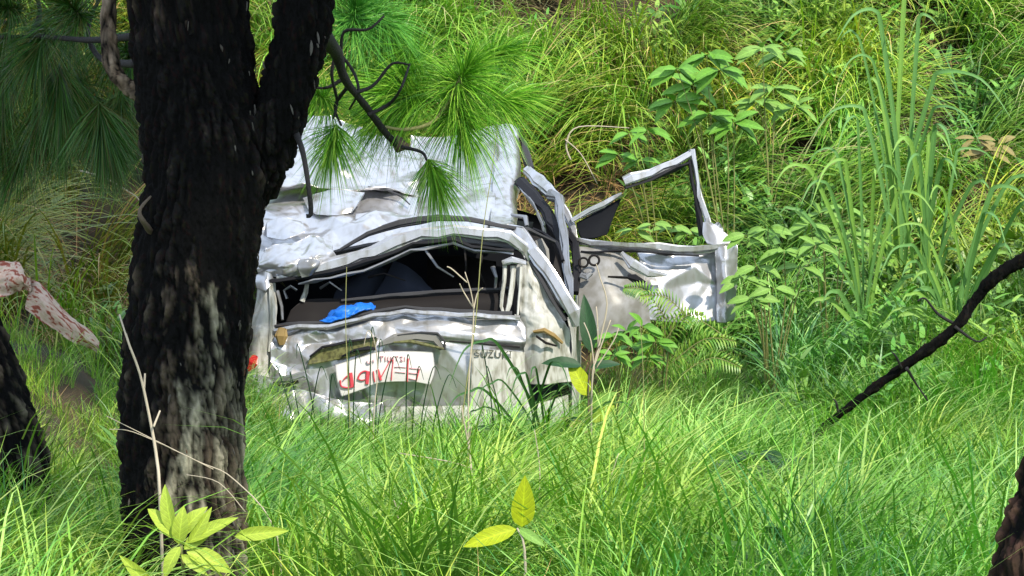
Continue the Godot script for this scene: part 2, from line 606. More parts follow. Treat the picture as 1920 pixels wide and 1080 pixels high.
# ================================================================ build
func _ready() -> void:
	rng.seed = 20417
	for n in [[n_big, 1, 0.010], [n_mid, 2, 0.012], [n_fine, 3, 0.05]]:
		n[0].seed = n[1]
		n[0].frequency = n[2]
		n[0].noise_type = FastNoiseLite.TYPE_SIMPLEX_SMOOTH
	n_fine.fractal_octaves = 3
	n_cell.noise_type = FastNoiseLite.TYPE_CELLULAR
	n_cell.seed = 5
	n_cell.frequency = 27.0
	n_cell.fractal_type = FastNoiseLite.FRACTAL_NONE
	n_cell.cellular_return_type = FastNoiseLite.RETURN_DISTANCE2_SUB
	n_cell.cellular_jitter = 1.0
	n_plate.noise_type = FastNoiseLite.TYPE_CELLULAR
	n_plate.seed = 5
	n_plate.frequency = 27.0
	n_plate.fractal_type = FastNoiseLite.FRACTAL_NONE
	n_plate.cellular_return_type = FastNoiseLite.RETURN_CELL_VALUE
	n_plate.cellular_jitter = 1.0

	# ---- camera, sky, sun, exposure
	var cam := Camera3D.new()
	cam.name = "camera"
	cam.position = cam_at
	cam.rotation_degrees = Vector3(-8, 0, 0)
	cam.fov = 11.0
	cam.near = 0.1
	cam.far = 900.0
	add_child(cam)
	cam.current = true
	var cb := Basis.from_euler(Vector3(deg_to_rad(-8), 0, 0))
	fw = -cb.z
	up = cb.y
	ri = cb.x
	var we := WorldEnvironment.new()
	we.name = "world_environment"
	var env := Environment.new()
	env.background_mode = Environment.BG_SKY
	var sky := Sky.new()
	var sm := ProceduralSkyMaterial.new()
	sm.sky_top_color = Color(0.66, 0.72, 0.80)
	sm.sky_horizon_color = Color(0.88, 0.91, 0.94)
	sm.ground_horizon_color = Color(0.35, 0.40, 0.25)
	sm.ground_bottom_color = Color(0.15, 0.18, 0.08)
	sm.sky_energy_multiplier = 1.25
	sky.sky_material = sm
	env.sky = sky
	env.tonemap_mode = Environment.TONE_MAPPER_LINEAR
	env.tonemap_exposure = 1.72
	env.sdfgi_enabled = true
	env.ssao_enabled = true
	env.ssil_enabled = true
	we.environment = env
	add_child(we)
	var sun := DirectionalLight3D.new()
	sun.name = "sun"
	sun.light_color = Color(1.0, 0.965, 0.90)
	sun.light_energy = 1.0
	sun.light_angular_distance = 0.8
	sun.shadow_enabled = true
	add_child(sun)
	sun.look_at_from_position(Vector3(0.38, 0.74, 0.55) * 50.0, Vector3.ZERO)

	make_materials()
	build_ground()
	build_grass()
	build_pine()
	build_other_wood()
	build_van()
	build_cloths()
	build_plants()
	build_stems()

func build_ground() -> void:
	var st := new_st()
	var xs := []
	var zs := []
	var x := -260.0
	while x <= 260.0:
		xs.append(x)
		x += 0.12 if absf(x) < 5.0 else (0.8 if absf(x) < 14.0 else 12.0)
	var z := 60.0
	while z >= -300.0:
		zs.append(z)
		z -= 0.12 if (z < -3.0 and z > -25.0) else (1.0 if (z < 8.0 and z > -40.0) else 10.0)
	for i in zs.size():
		for j in xs.size():
			st.set_uv(Vector2(xs[j], zs[i]))
			st.add_vertex(Vector3(xs[j], ground(xs[j], zs[i]), zs[i]))
	for i in zs.size() - 1:
		for j in xs.size() - 1:
			var a: int = i * xs.size() + j
			var b: int = a + xs.size()
			for q in [a, b, a + 1, a + 1, b, b + 1]:
				st.add_index(q)
	var o := part("ground", done(st), M.soil, self)
	tag(o, "dark earth of the grassy hillside", "", "", "structure")

# ---------------------------------------------------------------- grass
func clump(kind: String) -> ArrayMesh:
	var st := new_st()
	match kind:
		"fine":
			for i in 26:
				var c := Color(0.15, 0.34, 0.026).lerp(Color(0.46, 0.58, 0.10), rng.randf() * rng.randf())
				if rng.randf() < 0.2: c = Color(0.06, 0.20, 0.04)
				if rng.randf() < 0.05: c = Color(0.48, 0.40, 0.18)
				blade(st, Vector3(R(-0.07, 0.07), 0, R(-0.07, 0.07)), R(0, TAU), R(0.0, 0.3), R(0.22, 0.46), R(0.004, 0.0075), R(0.4, 1.6), c, 6, R(-0.9, 0.9))
		"long":
			for i in 24:
				var c := Color(0.15, 0.35, 0.036).lerp(Color(0.50, 0.62, 0.16), rng.randf() * rng.randf())
				blade(st, Vector3(R(-0.06, 0.06), 0, R(-0.06, 0.06)), R(-1.3, 1.3), R(0.05, 0.4), R(0.38, 0.68), R(0.0045, 0.008), R(0.9, 2.1), c, 7, R(-0.7, 0.7))
		"tussock":
			for i in 75:
				var c := Color(0.10, 0.29, 0.018).lerp(Color(0.38, 0.50, 0.07), rng.randf())
				if rng.randf() < 0.13: c = Color(0.52, 0.45, 0.18)
				blade(st, Vector3(R(-0.10, 0.10), 0, R(-0.10, 0.10)), R(-0.75, 0.75), R(0.1, 0.7), R(0.4, 0.95), R(0.006, 0.012), R(0.9, 2.1), c, 8, R(-0.6, 0.6))
		"straw":
			for i in 22:
				var c := Color(0.40, 0.31, 0.14).lerp(Color(0.20, 0.13, 0.06), rng.randf())
				blade(st, Vector3(R(-0.14, 0.14), R(0.0, 0.05), R(-0.14, 0.14)), R(0, TAU), R(0.7, 1.5), R(0.2, 0.5), R(0.004, 0.008), R(0.0, 0.9), c, 4, R(-1, 1))
		"broad":
			for i in 14:
				var c := Color(0.10, 0.26, 0.06).lerp(Color(0.24, 0.36, 0.12), rng.randf())
				blade(st, Vector3(R(-0.05, 0.05), 0, R(-0.05, 0.05)), R(0, TAU), R(0.05, 0.45), R(0.3, 0.55), R(0.010, 0.017), R(0.6, 1.7), c, 7, R(-0.8, 0.8))
		"weed":
			for i in 14:
				var az := R(0, TAU)
				var h := R(0.05, 0.26)
				var c := Color(0.07, 0.20, 0.03).lerp(Color(0.20, 0.34, 0.07), rng.randf())
				var b := Vector3(cos(az) * R(0.01, 0.09), 0, sin(az) * R(0.01, 0.09))
				blade(st, b, az, 0.15, h, 0.003, 0.3, Color(0.12, 0.2, 0.04), 2)
				blade(st, b + Vector3(cos(az) * 0.03, h * 0.95, sin(az) * 0.03), az + R(-1, 1), R(0.7, 1.3), R(0.07, 0.13), R(0.035, 0.06), R(0.2, 0.9), c, 4)
		"herb":
			for i in 4:
				var root := Vector3(R(-0.08, 0.08), 0, R(-0.08, 0.08))
				var h := R(0.2, 0.42)
				var lean := Vector3(R(-0.1, 0.1), h, R(-0.1, 0.1))
				blade(st, root, atan2(lean.z, lean.x), Vector2(lean.x, lean.z).length() / h, h, 0.005, 0.0, Color(0.16, 0.22, 0.06), 2)
				var c := Color(0.10, 0.28, 0.035).lerp(Color(0.26, 0.44, 0.08), rng.randf())
				for k in 7:
					var f := 0.35 + 0.65 * k / 6.0
					blade(st, root + lean * f, k * 2.4 + R(-0.4, 0.4), R(0.6, 1.2), R(0.07, 0.12) * (1.1 - 0.4 * f), R(0.02, 0.034), R(0.3, 1.0), c, 4, R(-0.3, 0.3))
	return done(st)

func flow(p: Vector3) -> float:   # which way the grass is combed; 0 is to the right, +PI/2 towards the camera
	return 0.9 + 2.6 * n_big.get_noise_2d(p.x * 55 + 500, p.z * 55)

func inside_van(p: Vector3) -> bool:
	return p.x > -1.52 and p.x < 0.36 and p.z < -15.68 and p.z > -18.3

func in_hollow(x: float, d: float) -> bool:   # the bare shaded hollow behind the trunk
	return pow((x + 2.25) / 0.62, 2) + pow((d - 17.0) / 2.6, 2) < 1.0

func tint(x: float, d: float) -> Color:
	var v := 1.0 + 0.5 * n_big.get_noise_2d(x * 70 + 900, d * 70) + R(-0.15, 0.15)
	var warm := n_big.get_noise_2d(x * 45 - 300, d * 45)
	if x < -1.65 and d > 13.4 and d < 20.0:   # drier, browner growth on the left bank, its shade also darkening the tint
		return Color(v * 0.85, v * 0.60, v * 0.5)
	if d < 14.5: return Color(v * (1.02 + 0.55 * maxf(warm, -0.3)), v * 1.08, v * (1.08 - 0.3 * warm))
	return Color(v * (1.0 + 0.6 * maxf(warm, -0.3)), v, v * (1.0 - 0.3 * warm))

func build_grass() -> void:
	var kinds := {"fine": [], "long": [], "tussock": [], "straw": [], "broad": [], "weed": [], "herb": []}
	var tints := {"fine": [], "long": [], "tussock": [], "straw": [], "broad": [], "weed": [], "herb": []}
	# combed tussocks on the bank, with bare earth between them
	var td := 12.0
	while td < 27.0:
		var half := TH * td + 1.0
		for k in int(half * 2.0 / 0.23):
			var x := -half + 0.23 * (k + R(0.1, 0.9))
			var p := Vector3(x, 0, -td + R(-0.12, 0.12))
			p.y = ground(p.x, p.z) - 0.02
			var start := 18.0 if x > -1.75 else 13.4
			if -p.z < start + 0.6 * n_big.get_noise_2d(x * 90, 5.0) or inside_van(p): continue
			if x > -1.6 and x < 0.5 and -p.z < 18.6: continue
			if n_big.get_noise_2d(x * 85 + 77, td * 85) < -0.17 and rng.randf() < 0.8: continue
			if x > 0.8 and rng.randf() < 0.25: continue
			if x < -1.7 and td < 19.0 and rng.randf() < 0.4: continue
			if in_hollow(x, td) and rng.randf() < 0.8: continue
			var s := R(0.65, 1.45)
			var az := flow(p) + R(-0.5, 0.5)
			var tilt := Vector3(0, 1, 0.35).normalized()
			kinds.tussock.append(Transform3D((Basis(Vector3.RIGHT, tilt, Vector3.RIGHT.cross(tilt)) * Basis(Vector3.UP, -az)).scaled(Vector3(s, s, s)), p))
			tints.tussock.append(tint(x, td))
		td += 0.25
	var d := 4.8
	while d < 27.0:
		var half := TH * d * 1.0 + 1.0
		var per := int(half * 2.0 / 0.105)
		for k in per:
			var x := R(-half, half)
			var p := Vector3(x, 0, -d + R(-0.06, 0.06))
			p.y = ground(p.x, p.z) - 0.01
			if inside_van(p) or (in_hollow(x, d) and rng.randf() < 0.75): continue
			if Vector2(p.x + 0.83, p.z + 7.6).length() < 0.19: continue
			var hillside := smoothstep(17.0, 18.6, d + n_big.get_noise_2d(x * 90, d * 90) * 2.0)
			if x < -1.3: hillside = maxf(hillside, smoothstep(12.0, 13.6, d))
			var thin := n_big.get_noise_2d(x * 85 + 77, d * 85)
			var right := smoothstep(0.9, 1.8, x) * smoothstep(13.5, 16.0, d)
			var kind := "fine"
			var u := rng.randf()
			if hillside > rng.randf():
				if rng.randf() < (0.65 if x < -1.6 and d < 19.0 else (0.05 if x > 0.9 else 0.3)): continue
				if thin < -0.16:
					if u > 0.45: continue
					kind = "straw"
				else:
					kind = "fine" if u < 0.35 else ("long" if u < 0.58 else ("straw" if u < 0.7 else ("weed" if u < 0.88 else "herb")))
					if x < -1.6 and u < 0.58: kind = "straw"
					if right > 0.5: kind = "weed" if u < 0.30 else ("broad" if u < 0.50 else ("herb" if u < 0.88 else "long"))
			else:
				kind = "fine" if u < 0.5 else ("long" if u < 0.95 else ("straw" if u < 0.965 else "weed"))
				if right > rng.randf(): kind = "weed" if u < 0.3 else ("broad" if u < 0.5 else ("herb" if u < 0.7 else "long"))
			var s := R(0.75, 1.2)
			if d > 13.6 and d < 17.6 and x > -1.6 and x < 1.5: s *= 0.60 if d > 14.6 else lerpf(1.0, 0.60, d - 13.6)
			if d > 8.0 and d < 13.6: s *= 0.92
			var lush := n_big.get_noise_2d(x * 160 - 40, d * 160)
			if lush < -0.28 and rng.randf() < 0.6: continue
			s *= 1.0 + 0.5 * lush
			var px := 960.0 + x / (TH * d) * 960.0
			if d < 7.7 and px > 190.0 and px < 560.0: s *= 0.38 if px < 480.0 else 0.7
			if d < 7.4 and px > 830.0 and px < 1090.0: s *= 0.45
			if d > 9.5 and d < 12.9 and px < 240.0: s *= 0.42
			var az := flow(p) + R(-0.7, 0.7) if kind == "long" else R(0, TAU)
			var tilt := Vector3(0, 1, 0)
			if d > 17.6: tilt = Vector3(0, 1, 0.35).normalized()
			var b := Basis(Vector3.RIGHT, tilt, Vector3.RIGHT.cross(tilt)) * Basis(Vector3.UP, -az)
			kinds[kind].append(Transform3D(b.scaled(Vector3(s, s, s)), p))
			tints[kind].append(tint(x, d))
		d += 0.085
	var field := Node3D.new()
	field.name = "meadow_grass"
	add_child(field)
	tag(field, "bright green meadow grass growing all around the wreck", "grass", "", "stuff")
	var slope := Node3D.new()
	slope.name = "hillside_grass"
	add_child(slope)
	tag(slope, "drooping yellow green grass tussocks on the steep bank behind the wreck", "grass", "", "stuff")
	var litter := Node3D.new()
	litter.name = "straw_litter"
	add_child(litter)
	tag(litter, "brown dead straw lying on bare earth of the bank", "straw", "", "stuff")
	var low := Node3D.new()
	low.name = "ground_cover"
	add_child(low)
	tag(low, "small round leaved weeds and broad blades among the grass", "weeds", "", "stuff")
	var home := {"fine": field, "long": field, "tussock": slope, "straw": litter, "broad": low, "weed": low, "herb": low}
	for kind in kinds:
		var nv := 4
		var lists := []
		var tl := []
		for i in nv:
			lists.append([])
			tl.append([])
		for i in kinds[kind].size():
			lists[i % nv].append(kinds[kind][i])
			tl[i % nv].append(tints[kind][i])
		for i in nv:
			scatter(home[kind], "blade_clumps" if kind not in ["weed", "herb"] else "leaf_clumps", clump(kind), M.straw if kind == "straw" else M.grass, lists[i], tl[i])
		print(kind, " ", kinds[kind].size())

# ---------------------------------------------------------------- the pine in front
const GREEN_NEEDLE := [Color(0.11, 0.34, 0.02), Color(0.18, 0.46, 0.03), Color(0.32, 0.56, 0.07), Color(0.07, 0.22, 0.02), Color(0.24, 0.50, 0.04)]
const SHADED_NEEDLE := [Color(0.02, 0.075, 0.012), Color(0.035, 0.11, 0.015), Color(0.06, 0.16, 0.02), Color(0.09, 0.10, 0.02)]  # needle greens darkened to paint in the shade on the left boughs

func tuft(axis: Vector3, n: int, length: float, cols: Array, open_a := 1.3, droop := 0.6, w := 0.0022) -> ArrayMesh:
	var st := new_st()
	needles(st, Vector3.ZERO, axis, n, length, w, cols, open_a, droop)
	return done(st)

func build_pine() -> void:
	var D := 7.6
	var base := on_ground(347, D)
	var t := thing("pine_tree", base, "large charred black pine trunk forking at the top, in front of the wreck", "tree")
	var axis := []
	var rad := []
	axis.append(base + Vector3(0.01, -0.25, 0))
	rad.append(0.20)
	for r in [[350, 1080, 118], [347, 990, 118], [344, 890, 119], [343, 790, 121], [347, 690, 121], [353, 600, 119], [363, 500, 118], [381, 400, 118], [388, 300, 118], [374, 200, 116], [362, 100, 114], [355, 0, 113]]:
		axis.append(at(r[0], r[1], D))
		rad.append(r[2] * 2.0 * TH * D / 1920.0)
	for k in 5:
		axis.append(axis[axis.size() - 1] + Vector3(-0.06, 0.9, 0.05))
		rad.append(rad[rad.size() - 1] * 0.88)
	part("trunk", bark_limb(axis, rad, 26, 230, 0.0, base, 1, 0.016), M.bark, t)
	var ax2 := []
	var rd2 := []
	for r in [[420, 430, 40, 0.05], [462, 355, 52, 0.03], [500, 280, 53, 0.0], [522, 215, 50, -0.02], [543, 150, 50, -0.03], [560, 80, 52, -0.04], [575, 0, 53, -0.05], [592, -90, 52, -0.06]]:
		ax2.append(at(r[0], r[1], D + r[3]))
		rd2.append(r[2] * 2.0 * TH * D / 1920.0)
	for k in 4:
		ax2.append(ax2[ax2.size() - 1] + Vector3(0.2, 0.7, 0.12))
		rd2.append(rd2[rd2.size() - 1] * 0.85)
	part("limb", bark_limb(ax2, rd2, 26, 120, 40.0, base, 0, 0.014), M.bark, t)
	# bark flakes: the pale scales that still sit on the charred bark
	var fm := []
	for i in 8:
		fm.append(flake_mesh(R(0.004, 0.011), R(0.014, 0.036)))
	for i in 52:
		var py := R(-20, 1060)
		var on_limb := i % 4 == 0
		var ctr: Vector3
		var r: float
		if on_limb:
			py = R(0, 330)
			var f := clampf((355.0 - py) / 85.0 + 1.0, 1.0, 5.9)
			var k := int(f)
			ctr = ax2[k].lerp(ax2[k + 1], f - k)
			r = lerpf(rd2[k], rd2[k + 1], f - k)
		else:
			var f := clampf(1.0 + (1080.0 - py) / 98.0, 1.0, 11.9)
			var k := int(f)
			ctr = axis[k].lerp(axis[k + 1], f - k)
			r = lerpf(rad[k], rad[k + 1], f - k)
		var a := R(-1.45, 1.45)
		if rng.randf() < 0.45: a = R(0.7, 1.45)
		var nrm := Vector3(sin(a), 0, cos(a))
		var low := py > 600.0
		var m: Material = M.flake if rng.randf() < 0.6 else (M.flake_grey if rng.randf() < 0.6 or not low else M.flake_rust)
		var o := part("bark_flake", fm[i % 8], m, t)
		var zb := (nrm + Vector3(R(-0.3, 0.3), R(-0.3, 0.3), 0)).normalized()
		var xb := Vector3.UP.cross(zb).normalized()
		var s := R(0.35, 1.0) * (0.7 if low else 1.0)
		o.transform = Transform3D(Basis(xb, zb.cross(xb), zb).rotated(zb, R(-0.4, 0.4)).scaled_local(Vector3(s, s * R(1.0, 1.7), s * 0.4)), ctr + nrm * (r + 0.003) - base)
	# broken snag on the left side and dead stub
	var st := new_st()
	tube(st, spline([at(300, 455, D) - base, at(272, 420, D - 0.15) - base, at(262, 395, D - 0.17) - base, at(283, 368, D - 0.15) - base], 5), [0.010, 0.007, 0.005, 0.003], 7, Color.WHITE, 0.5)
	part("dead_stub", done(st), M.twig, t)
	st = new_st()
	tube(st, spline([at(548, 235, D) - base, at(566, 280, D - 0.1) - base, at(577, 340, D - 0.14) - base, at(583, 398, D - 0.13) - base, at(574, 405, D - 0.13) - base], 5), [0.010, 0.007, 0.0065, 0.006, 0.005], 7, Color.WHITE, 0.2)
	part("dead_twig", done(st), M.char, t)
	# the branch hanging from the fork, with its needle tufts
	var br := spline([at(600, 60, D) - base, at(628, 95, D + 0.25) - base, at(648, 150, D + 0.35) - base, at(690, 205, D + 0.5) - base, at(728, 255, D + 0.6) - base, at(752, 278, D + 0.65) - base], 5)
	st = new_st()
	var v := tube(st, br, [0.022, 0.018, 0.012, 0.0095, 0.009, 0.012], 8, Color.WHITE, 0.35)
	var branch := part("branch", done(st), M.char, t)
	var n0 := [[[752, 275], [790, 285], [800, 300]], [[628, 90], [660, 130], [672, 170], [655, 205]], [[690, 215], [730, 195], [752, 165], [768, 120]], [[640, 150], [610, 165], [575, 160]], [[640, 110], [645, 60], [690, 55], [720, 30]], [[650, 165], [628, 200], [640, 235]], [[663, 175], [700, 160], [735, 120], [768, 122]], [[630, 100], [622, 140], [632, 190], [625, 222]]]
	for c in n0:
		st = new_st()
		var pp := []
		for q in c:
			pp.append(at(q[0], q[1], D + 0.45 + R(-0.05, 0.05)) - base)
		tube(st, spline(pp, 6), [0.0055, 0.0042, 0.003], 6, Color.WHITE, 0.2)
		part("twig", done(st), M.char, branch)
	st = new_st()
	tube(st, spline([at(722, 238, D + 0.6) - base, at(760, 243, D + 0.6) - base, at(805, 232, D + 0.62) - base, at(832, 205, D + 0.65) - base, at(858, 160, D + 0.65) - base, at(866, 140, D + 0.65) - base], 6), [0.005, 0.0048, 0.006, 0.007, 0.010, 0.011], 7, Color.WHITE, 0.25)
	part("twig", done(st), M.twig_green, branch)
	# cone knot at the branch end
	st = new_st()
	tube(st, spline([at(738, 262, D + 0.64) - base, at(752, 272, D + 0.64) - base, at(768, 276, D + 0.64) - base], 4), [0.012, 0.022, 0.008], 8, Color.WHITE, 0.8)
	part("cone", done(st), M.twig, branch)
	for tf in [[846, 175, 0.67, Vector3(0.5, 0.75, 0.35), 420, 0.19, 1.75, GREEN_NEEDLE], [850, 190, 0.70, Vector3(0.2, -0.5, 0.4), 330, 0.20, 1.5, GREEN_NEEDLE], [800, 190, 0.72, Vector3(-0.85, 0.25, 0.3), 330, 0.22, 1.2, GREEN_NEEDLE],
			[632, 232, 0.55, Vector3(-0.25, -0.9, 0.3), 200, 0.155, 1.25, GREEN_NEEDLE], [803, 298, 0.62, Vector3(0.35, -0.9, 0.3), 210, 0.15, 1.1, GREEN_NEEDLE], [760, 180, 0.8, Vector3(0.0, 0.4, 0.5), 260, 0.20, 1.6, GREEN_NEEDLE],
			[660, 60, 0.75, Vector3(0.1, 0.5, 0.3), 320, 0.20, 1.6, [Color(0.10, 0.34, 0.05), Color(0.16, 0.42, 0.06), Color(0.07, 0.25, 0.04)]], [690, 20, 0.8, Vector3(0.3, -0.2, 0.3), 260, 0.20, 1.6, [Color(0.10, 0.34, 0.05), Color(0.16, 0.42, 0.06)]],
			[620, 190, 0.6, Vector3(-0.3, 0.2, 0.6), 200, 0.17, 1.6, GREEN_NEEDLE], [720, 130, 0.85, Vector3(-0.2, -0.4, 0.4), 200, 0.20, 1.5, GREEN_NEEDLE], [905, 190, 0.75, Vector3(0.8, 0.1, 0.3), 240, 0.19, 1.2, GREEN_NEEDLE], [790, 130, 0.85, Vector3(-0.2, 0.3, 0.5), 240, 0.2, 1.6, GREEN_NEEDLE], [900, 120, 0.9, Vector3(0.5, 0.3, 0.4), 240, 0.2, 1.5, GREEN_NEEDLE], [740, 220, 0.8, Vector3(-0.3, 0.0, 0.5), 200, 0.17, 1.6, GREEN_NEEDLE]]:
		var o := part("needle_tuft", tuft((tf[3] as Vector3).normalized(), tf[4], tf[5], tf[7], tf[6]), M.needle, branch)
		o.position = at(tf[0], tf[1], D + tf[2]) - base
	# pale bough on the left, curving into the trunk
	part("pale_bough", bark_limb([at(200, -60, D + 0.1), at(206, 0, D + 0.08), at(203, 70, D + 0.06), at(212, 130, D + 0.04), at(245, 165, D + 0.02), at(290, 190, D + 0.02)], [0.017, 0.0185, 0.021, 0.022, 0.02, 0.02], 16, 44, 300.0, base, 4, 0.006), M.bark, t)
	# boughs behind the trunk on the left
	var lb := [[[300, 60, 0.1], [180, 75, 0.5], [60, 68, 0.9], [-60, 75, 1.2]], [[260, 120, 0.1], [190, 110, 0.6], [165, 55, 0.8], [195, -20, 0.9]], [[60, 68, 0.9], [75, 20, 0.95], [55, -40, 1.0]]]
	for c in lb:
		st = new_st()
		var pp := []
		for q in c:
			pp.append(at(q[0], q[1], D + q[2]) - base)
		tube(st, spline(pp, 6), [0.012, 0.009, 0.006, 0.005], 7, Color.WHITE, 0.3)
		part("bough", done(st), M.char, t)
	var bough := t.get_node("bough")
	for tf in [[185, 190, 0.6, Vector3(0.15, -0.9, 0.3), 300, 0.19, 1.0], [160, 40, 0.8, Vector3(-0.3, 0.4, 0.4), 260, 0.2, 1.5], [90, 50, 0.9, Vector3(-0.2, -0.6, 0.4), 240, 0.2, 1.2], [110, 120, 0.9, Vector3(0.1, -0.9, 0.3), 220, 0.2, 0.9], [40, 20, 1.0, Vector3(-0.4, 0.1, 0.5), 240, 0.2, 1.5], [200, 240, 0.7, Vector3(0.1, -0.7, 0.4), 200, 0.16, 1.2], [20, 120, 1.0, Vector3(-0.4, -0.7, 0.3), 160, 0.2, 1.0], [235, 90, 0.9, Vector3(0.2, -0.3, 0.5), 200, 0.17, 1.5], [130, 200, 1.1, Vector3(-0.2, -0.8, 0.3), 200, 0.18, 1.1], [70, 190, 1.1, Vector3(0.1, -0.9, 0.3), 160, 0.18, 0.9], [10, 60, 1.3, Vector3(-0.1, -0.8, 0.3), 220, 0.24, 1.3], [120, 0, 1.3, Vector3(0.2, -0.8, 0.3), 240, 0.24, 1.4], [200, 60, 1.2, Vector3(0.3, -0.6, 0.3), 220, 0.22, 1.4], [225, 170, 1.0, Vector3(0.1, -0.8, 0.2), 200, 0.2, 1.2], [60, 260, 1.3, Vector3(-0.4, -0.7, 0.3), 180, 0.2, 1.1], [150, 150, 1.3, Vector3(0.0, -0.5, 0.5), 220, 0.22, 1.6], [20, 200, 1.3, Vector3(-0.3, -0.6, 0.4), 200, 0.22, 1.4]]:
		var o := part("needle_tuft", tuft((tf[3] as Vector3).normalized(), tf[4], tf[5], SHADED_NEEDLE, tf[6]), M.needle, bough)
		o.position = at(tf[0], tf[1], D + tf[2]) - base
	# crown above the frame
	crown(t, base, [Vector3(-1.3, 5.6, -8.4), Vector3(-0.7, 5.2, -6.4), Vector3(-0.2, 6.0, -6.0), Vector3(-1.9, 6.6, -9.6), Vector3(-1.6, 7.4, -8.0), Vector3(-2.3, 5.4, -10.2), Vector3(-0.1, 4.9, -6.7), Vector3(0.3, 4.7, -5.9), Vector3(0.1, 5.1, -5.4), Vector3(0.2, 5.6, -5.0)], 420, 0.6)

func crown(t: Node3D, base: Vector3, hubs: Array, count: int, spread: float) -> void:
	var spots := []
	var tints := []
	var st := new_st()
	var v := 0
	for h in hubs:
		v = tube(st, spline([base + Vector3(-0.1, (h as Vector3).y - base.y - 0.9, 0.1) - base, (h - base) * 0.5 + Vector3(0, (h.y - base.y) * 0.45, 0), h - base], 5), [0.06, 0.04, 0.015], 6, Color.WHITE, 0.2, v)
	part("branch", done(st), M.char, t).set_meta("kind", "stuff")
	for i in count:
		var h: Vector3 = hubs[i % hubs.size()]
		var p := h + Vector3(rng.randfn(0, spread), rng.randfn(0, spread * 0.45), rng.randfn(0, spread))
		if p.y < 3.9: p.y = 3.9 + R(0, 0.4)
		var s := R(0.9, 1.5)
		spots.append(Transform3D(Basis.from_euler(Vector3(R(0, TAU), R(0, TAU), 0)).scaled(Vector3(s, s, s)), p - base))
		tints.append(Color(1, 1, 1))
	scatter(t, "crown", tuft(Vector3.UP, 160, 0.24, SHADED_NEEDLE, 1.7, 0.2, 0.0035), M.needle, spots, tints)

func build_other_wood() -> void:
	# trunk at the left edge
	var b := on_ground(-60, 9.2)
	var t := thing("leaning_pine", b, "dark leaning trunk at the left edge beside the tall grass", "tree")
	var ax := [b + Vector3(0.14, -0.2, 0.1), at(25, 900, 9.2), at(0, 780, 9.2), at(-40, 660, 9.2), at(-90, 520, 9.2), at(-150, 330, 9.2), at(-230, 60, 9.2), at(-300, -300, 9.2)]
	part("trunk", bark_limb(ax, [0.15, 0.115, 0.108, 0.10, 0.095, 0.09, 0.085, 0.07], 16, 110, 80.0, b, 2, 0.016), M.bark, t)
	crown(t, b, [Vector3(-2.6, 5.4, -9.6), Vector3(-3.0, 6.4, -10.8), Vector3(-2.6, 6.2, -12.0)], 110, 0.7)
	# added pine, unseen outside the picture, its crown placed to shade the left bank
	b = Vector3(-3.6, ground(-3.6, -12.6), -12.6)
	t = thing("added_shade_pine", b, "added unseen pine beyond the left edge, crown placed to shade the left bank", "tree")
	part("trunk", bark_limb([b + Vector3(0, -0.3, 0), b + Vector3(0.05, 2, 0), b + Vector3(0.2, 4.5, 0), b + Vector3(0.3, 7, 0)], [0.2, 0.17, 0.14, 0.08], 12, 40, 200.0, b, 2, 0.016), M.bark, t)
	crown(t, b, [Vector3(0.5, 5.9, -9.6), Vector3(0.35, 6.0, -10.8), Vector3(0.1, 6.0, -12.2), Vector3(-0.1, 6.0, -13.4), Vector3(-0.4, 6.0, -14.6), Vector3(-0.3, 5.8, -10.2), Vector3(-0.5, 6.0, -11.6), Vector3(-0.8, 6.0, -13.0), Vector3(-1.1, 6.2, -14.4), Vector3(-0.3, 6.4, -12.8), Vector3(0.1, 6.6, -10.2), Vector3(-0.6, 6.5, -13.8)], 1400, 0.5)
	# trunk at the right bottom corner
	b = on_ground(2010, 5.6)
	t = thing("brown_pine", b, "reddish brown bark of a trunk in the lower right corner", "tree")
	ax = [b + Vector3(0.05, -0.25, 0), at(1990, 1180, 5.6), at(1990, 1060, 5.6), at(2018, 960, 5.6), at(2040, 860, 5.6), at(2085, 740, 5.6), at(2160, 500, 5.6), at(2280, 100, 5.6), at(2400, -300, 5.6)]
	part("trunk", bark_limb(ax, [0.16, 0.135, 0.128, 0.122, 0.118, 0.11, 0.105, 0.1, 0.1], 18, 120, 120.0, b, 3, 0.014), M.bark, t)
	# dead pole propped across the right side
	var e := at(1500, 855, 13.0)
	var o := thing("fallen_branch", e, "long black dead branch slanting through the grass at right", "branch")
	var st: SurfaceTool
	var pole := [at(1488, 868, 13.05), at(1500, 855, 13.0), at(1545, 802, 12.95), at(1600, 757, 12.9), at(1690, 690, 12.85), at(1785, 620, 12.8), at(1826, 566, 12.8), at(1866, 520, 12.75), at(1930, 480, 12.7), at(2060, 400, 12.6), at(2300, 270, 12.5)]
	part("stem", bark_limb(pole, [0.006, 0.013, 0.018, 0.018, 0.021, 0.023, 0.023, 0.028, 0.030, 0.036, 0.045], 18, 36, 400.0, e, 0, 0.008), M.bark, o)
	for c in [[[1572, 775], [1568, 755], [1562, 748]], [[1690, 690], [1680, 668], [1672, 660]], [[1700, 690], [1718, 720], [1740, 752]], [[1796, 610], [1760, 590], [1735, 560], [1720, 565]], [[1790, 612], [1830, 640], [1850, 632]], [[1520, 848], [1535, 850]]]:
		st = new_st()
		var q2 := []
		for q in c:
			q2.append(at(q[0], q[1], 12.8 + R(-0.05, 0.02)) - e)
		tube(st, spline(q2, 4), [0.008, 0.005, 0.003], 6, Color.WHITE, 0.3)
		part("side_twig", done(st), M.char, o)

# ---------------------------------------------------------------- the wreck
var vb := Vector3.ZERO
func V(px: float, py: float, z := 0.0) -> Vector3:   # a point of the wreck, z metres nearer than 16 m
	return at(px, py, 16.0 - z)

func row(a: Array) -> Array:
	var o := []
	for p in a:
		o.append(V(p[0], p[1], p[2]))
	return o

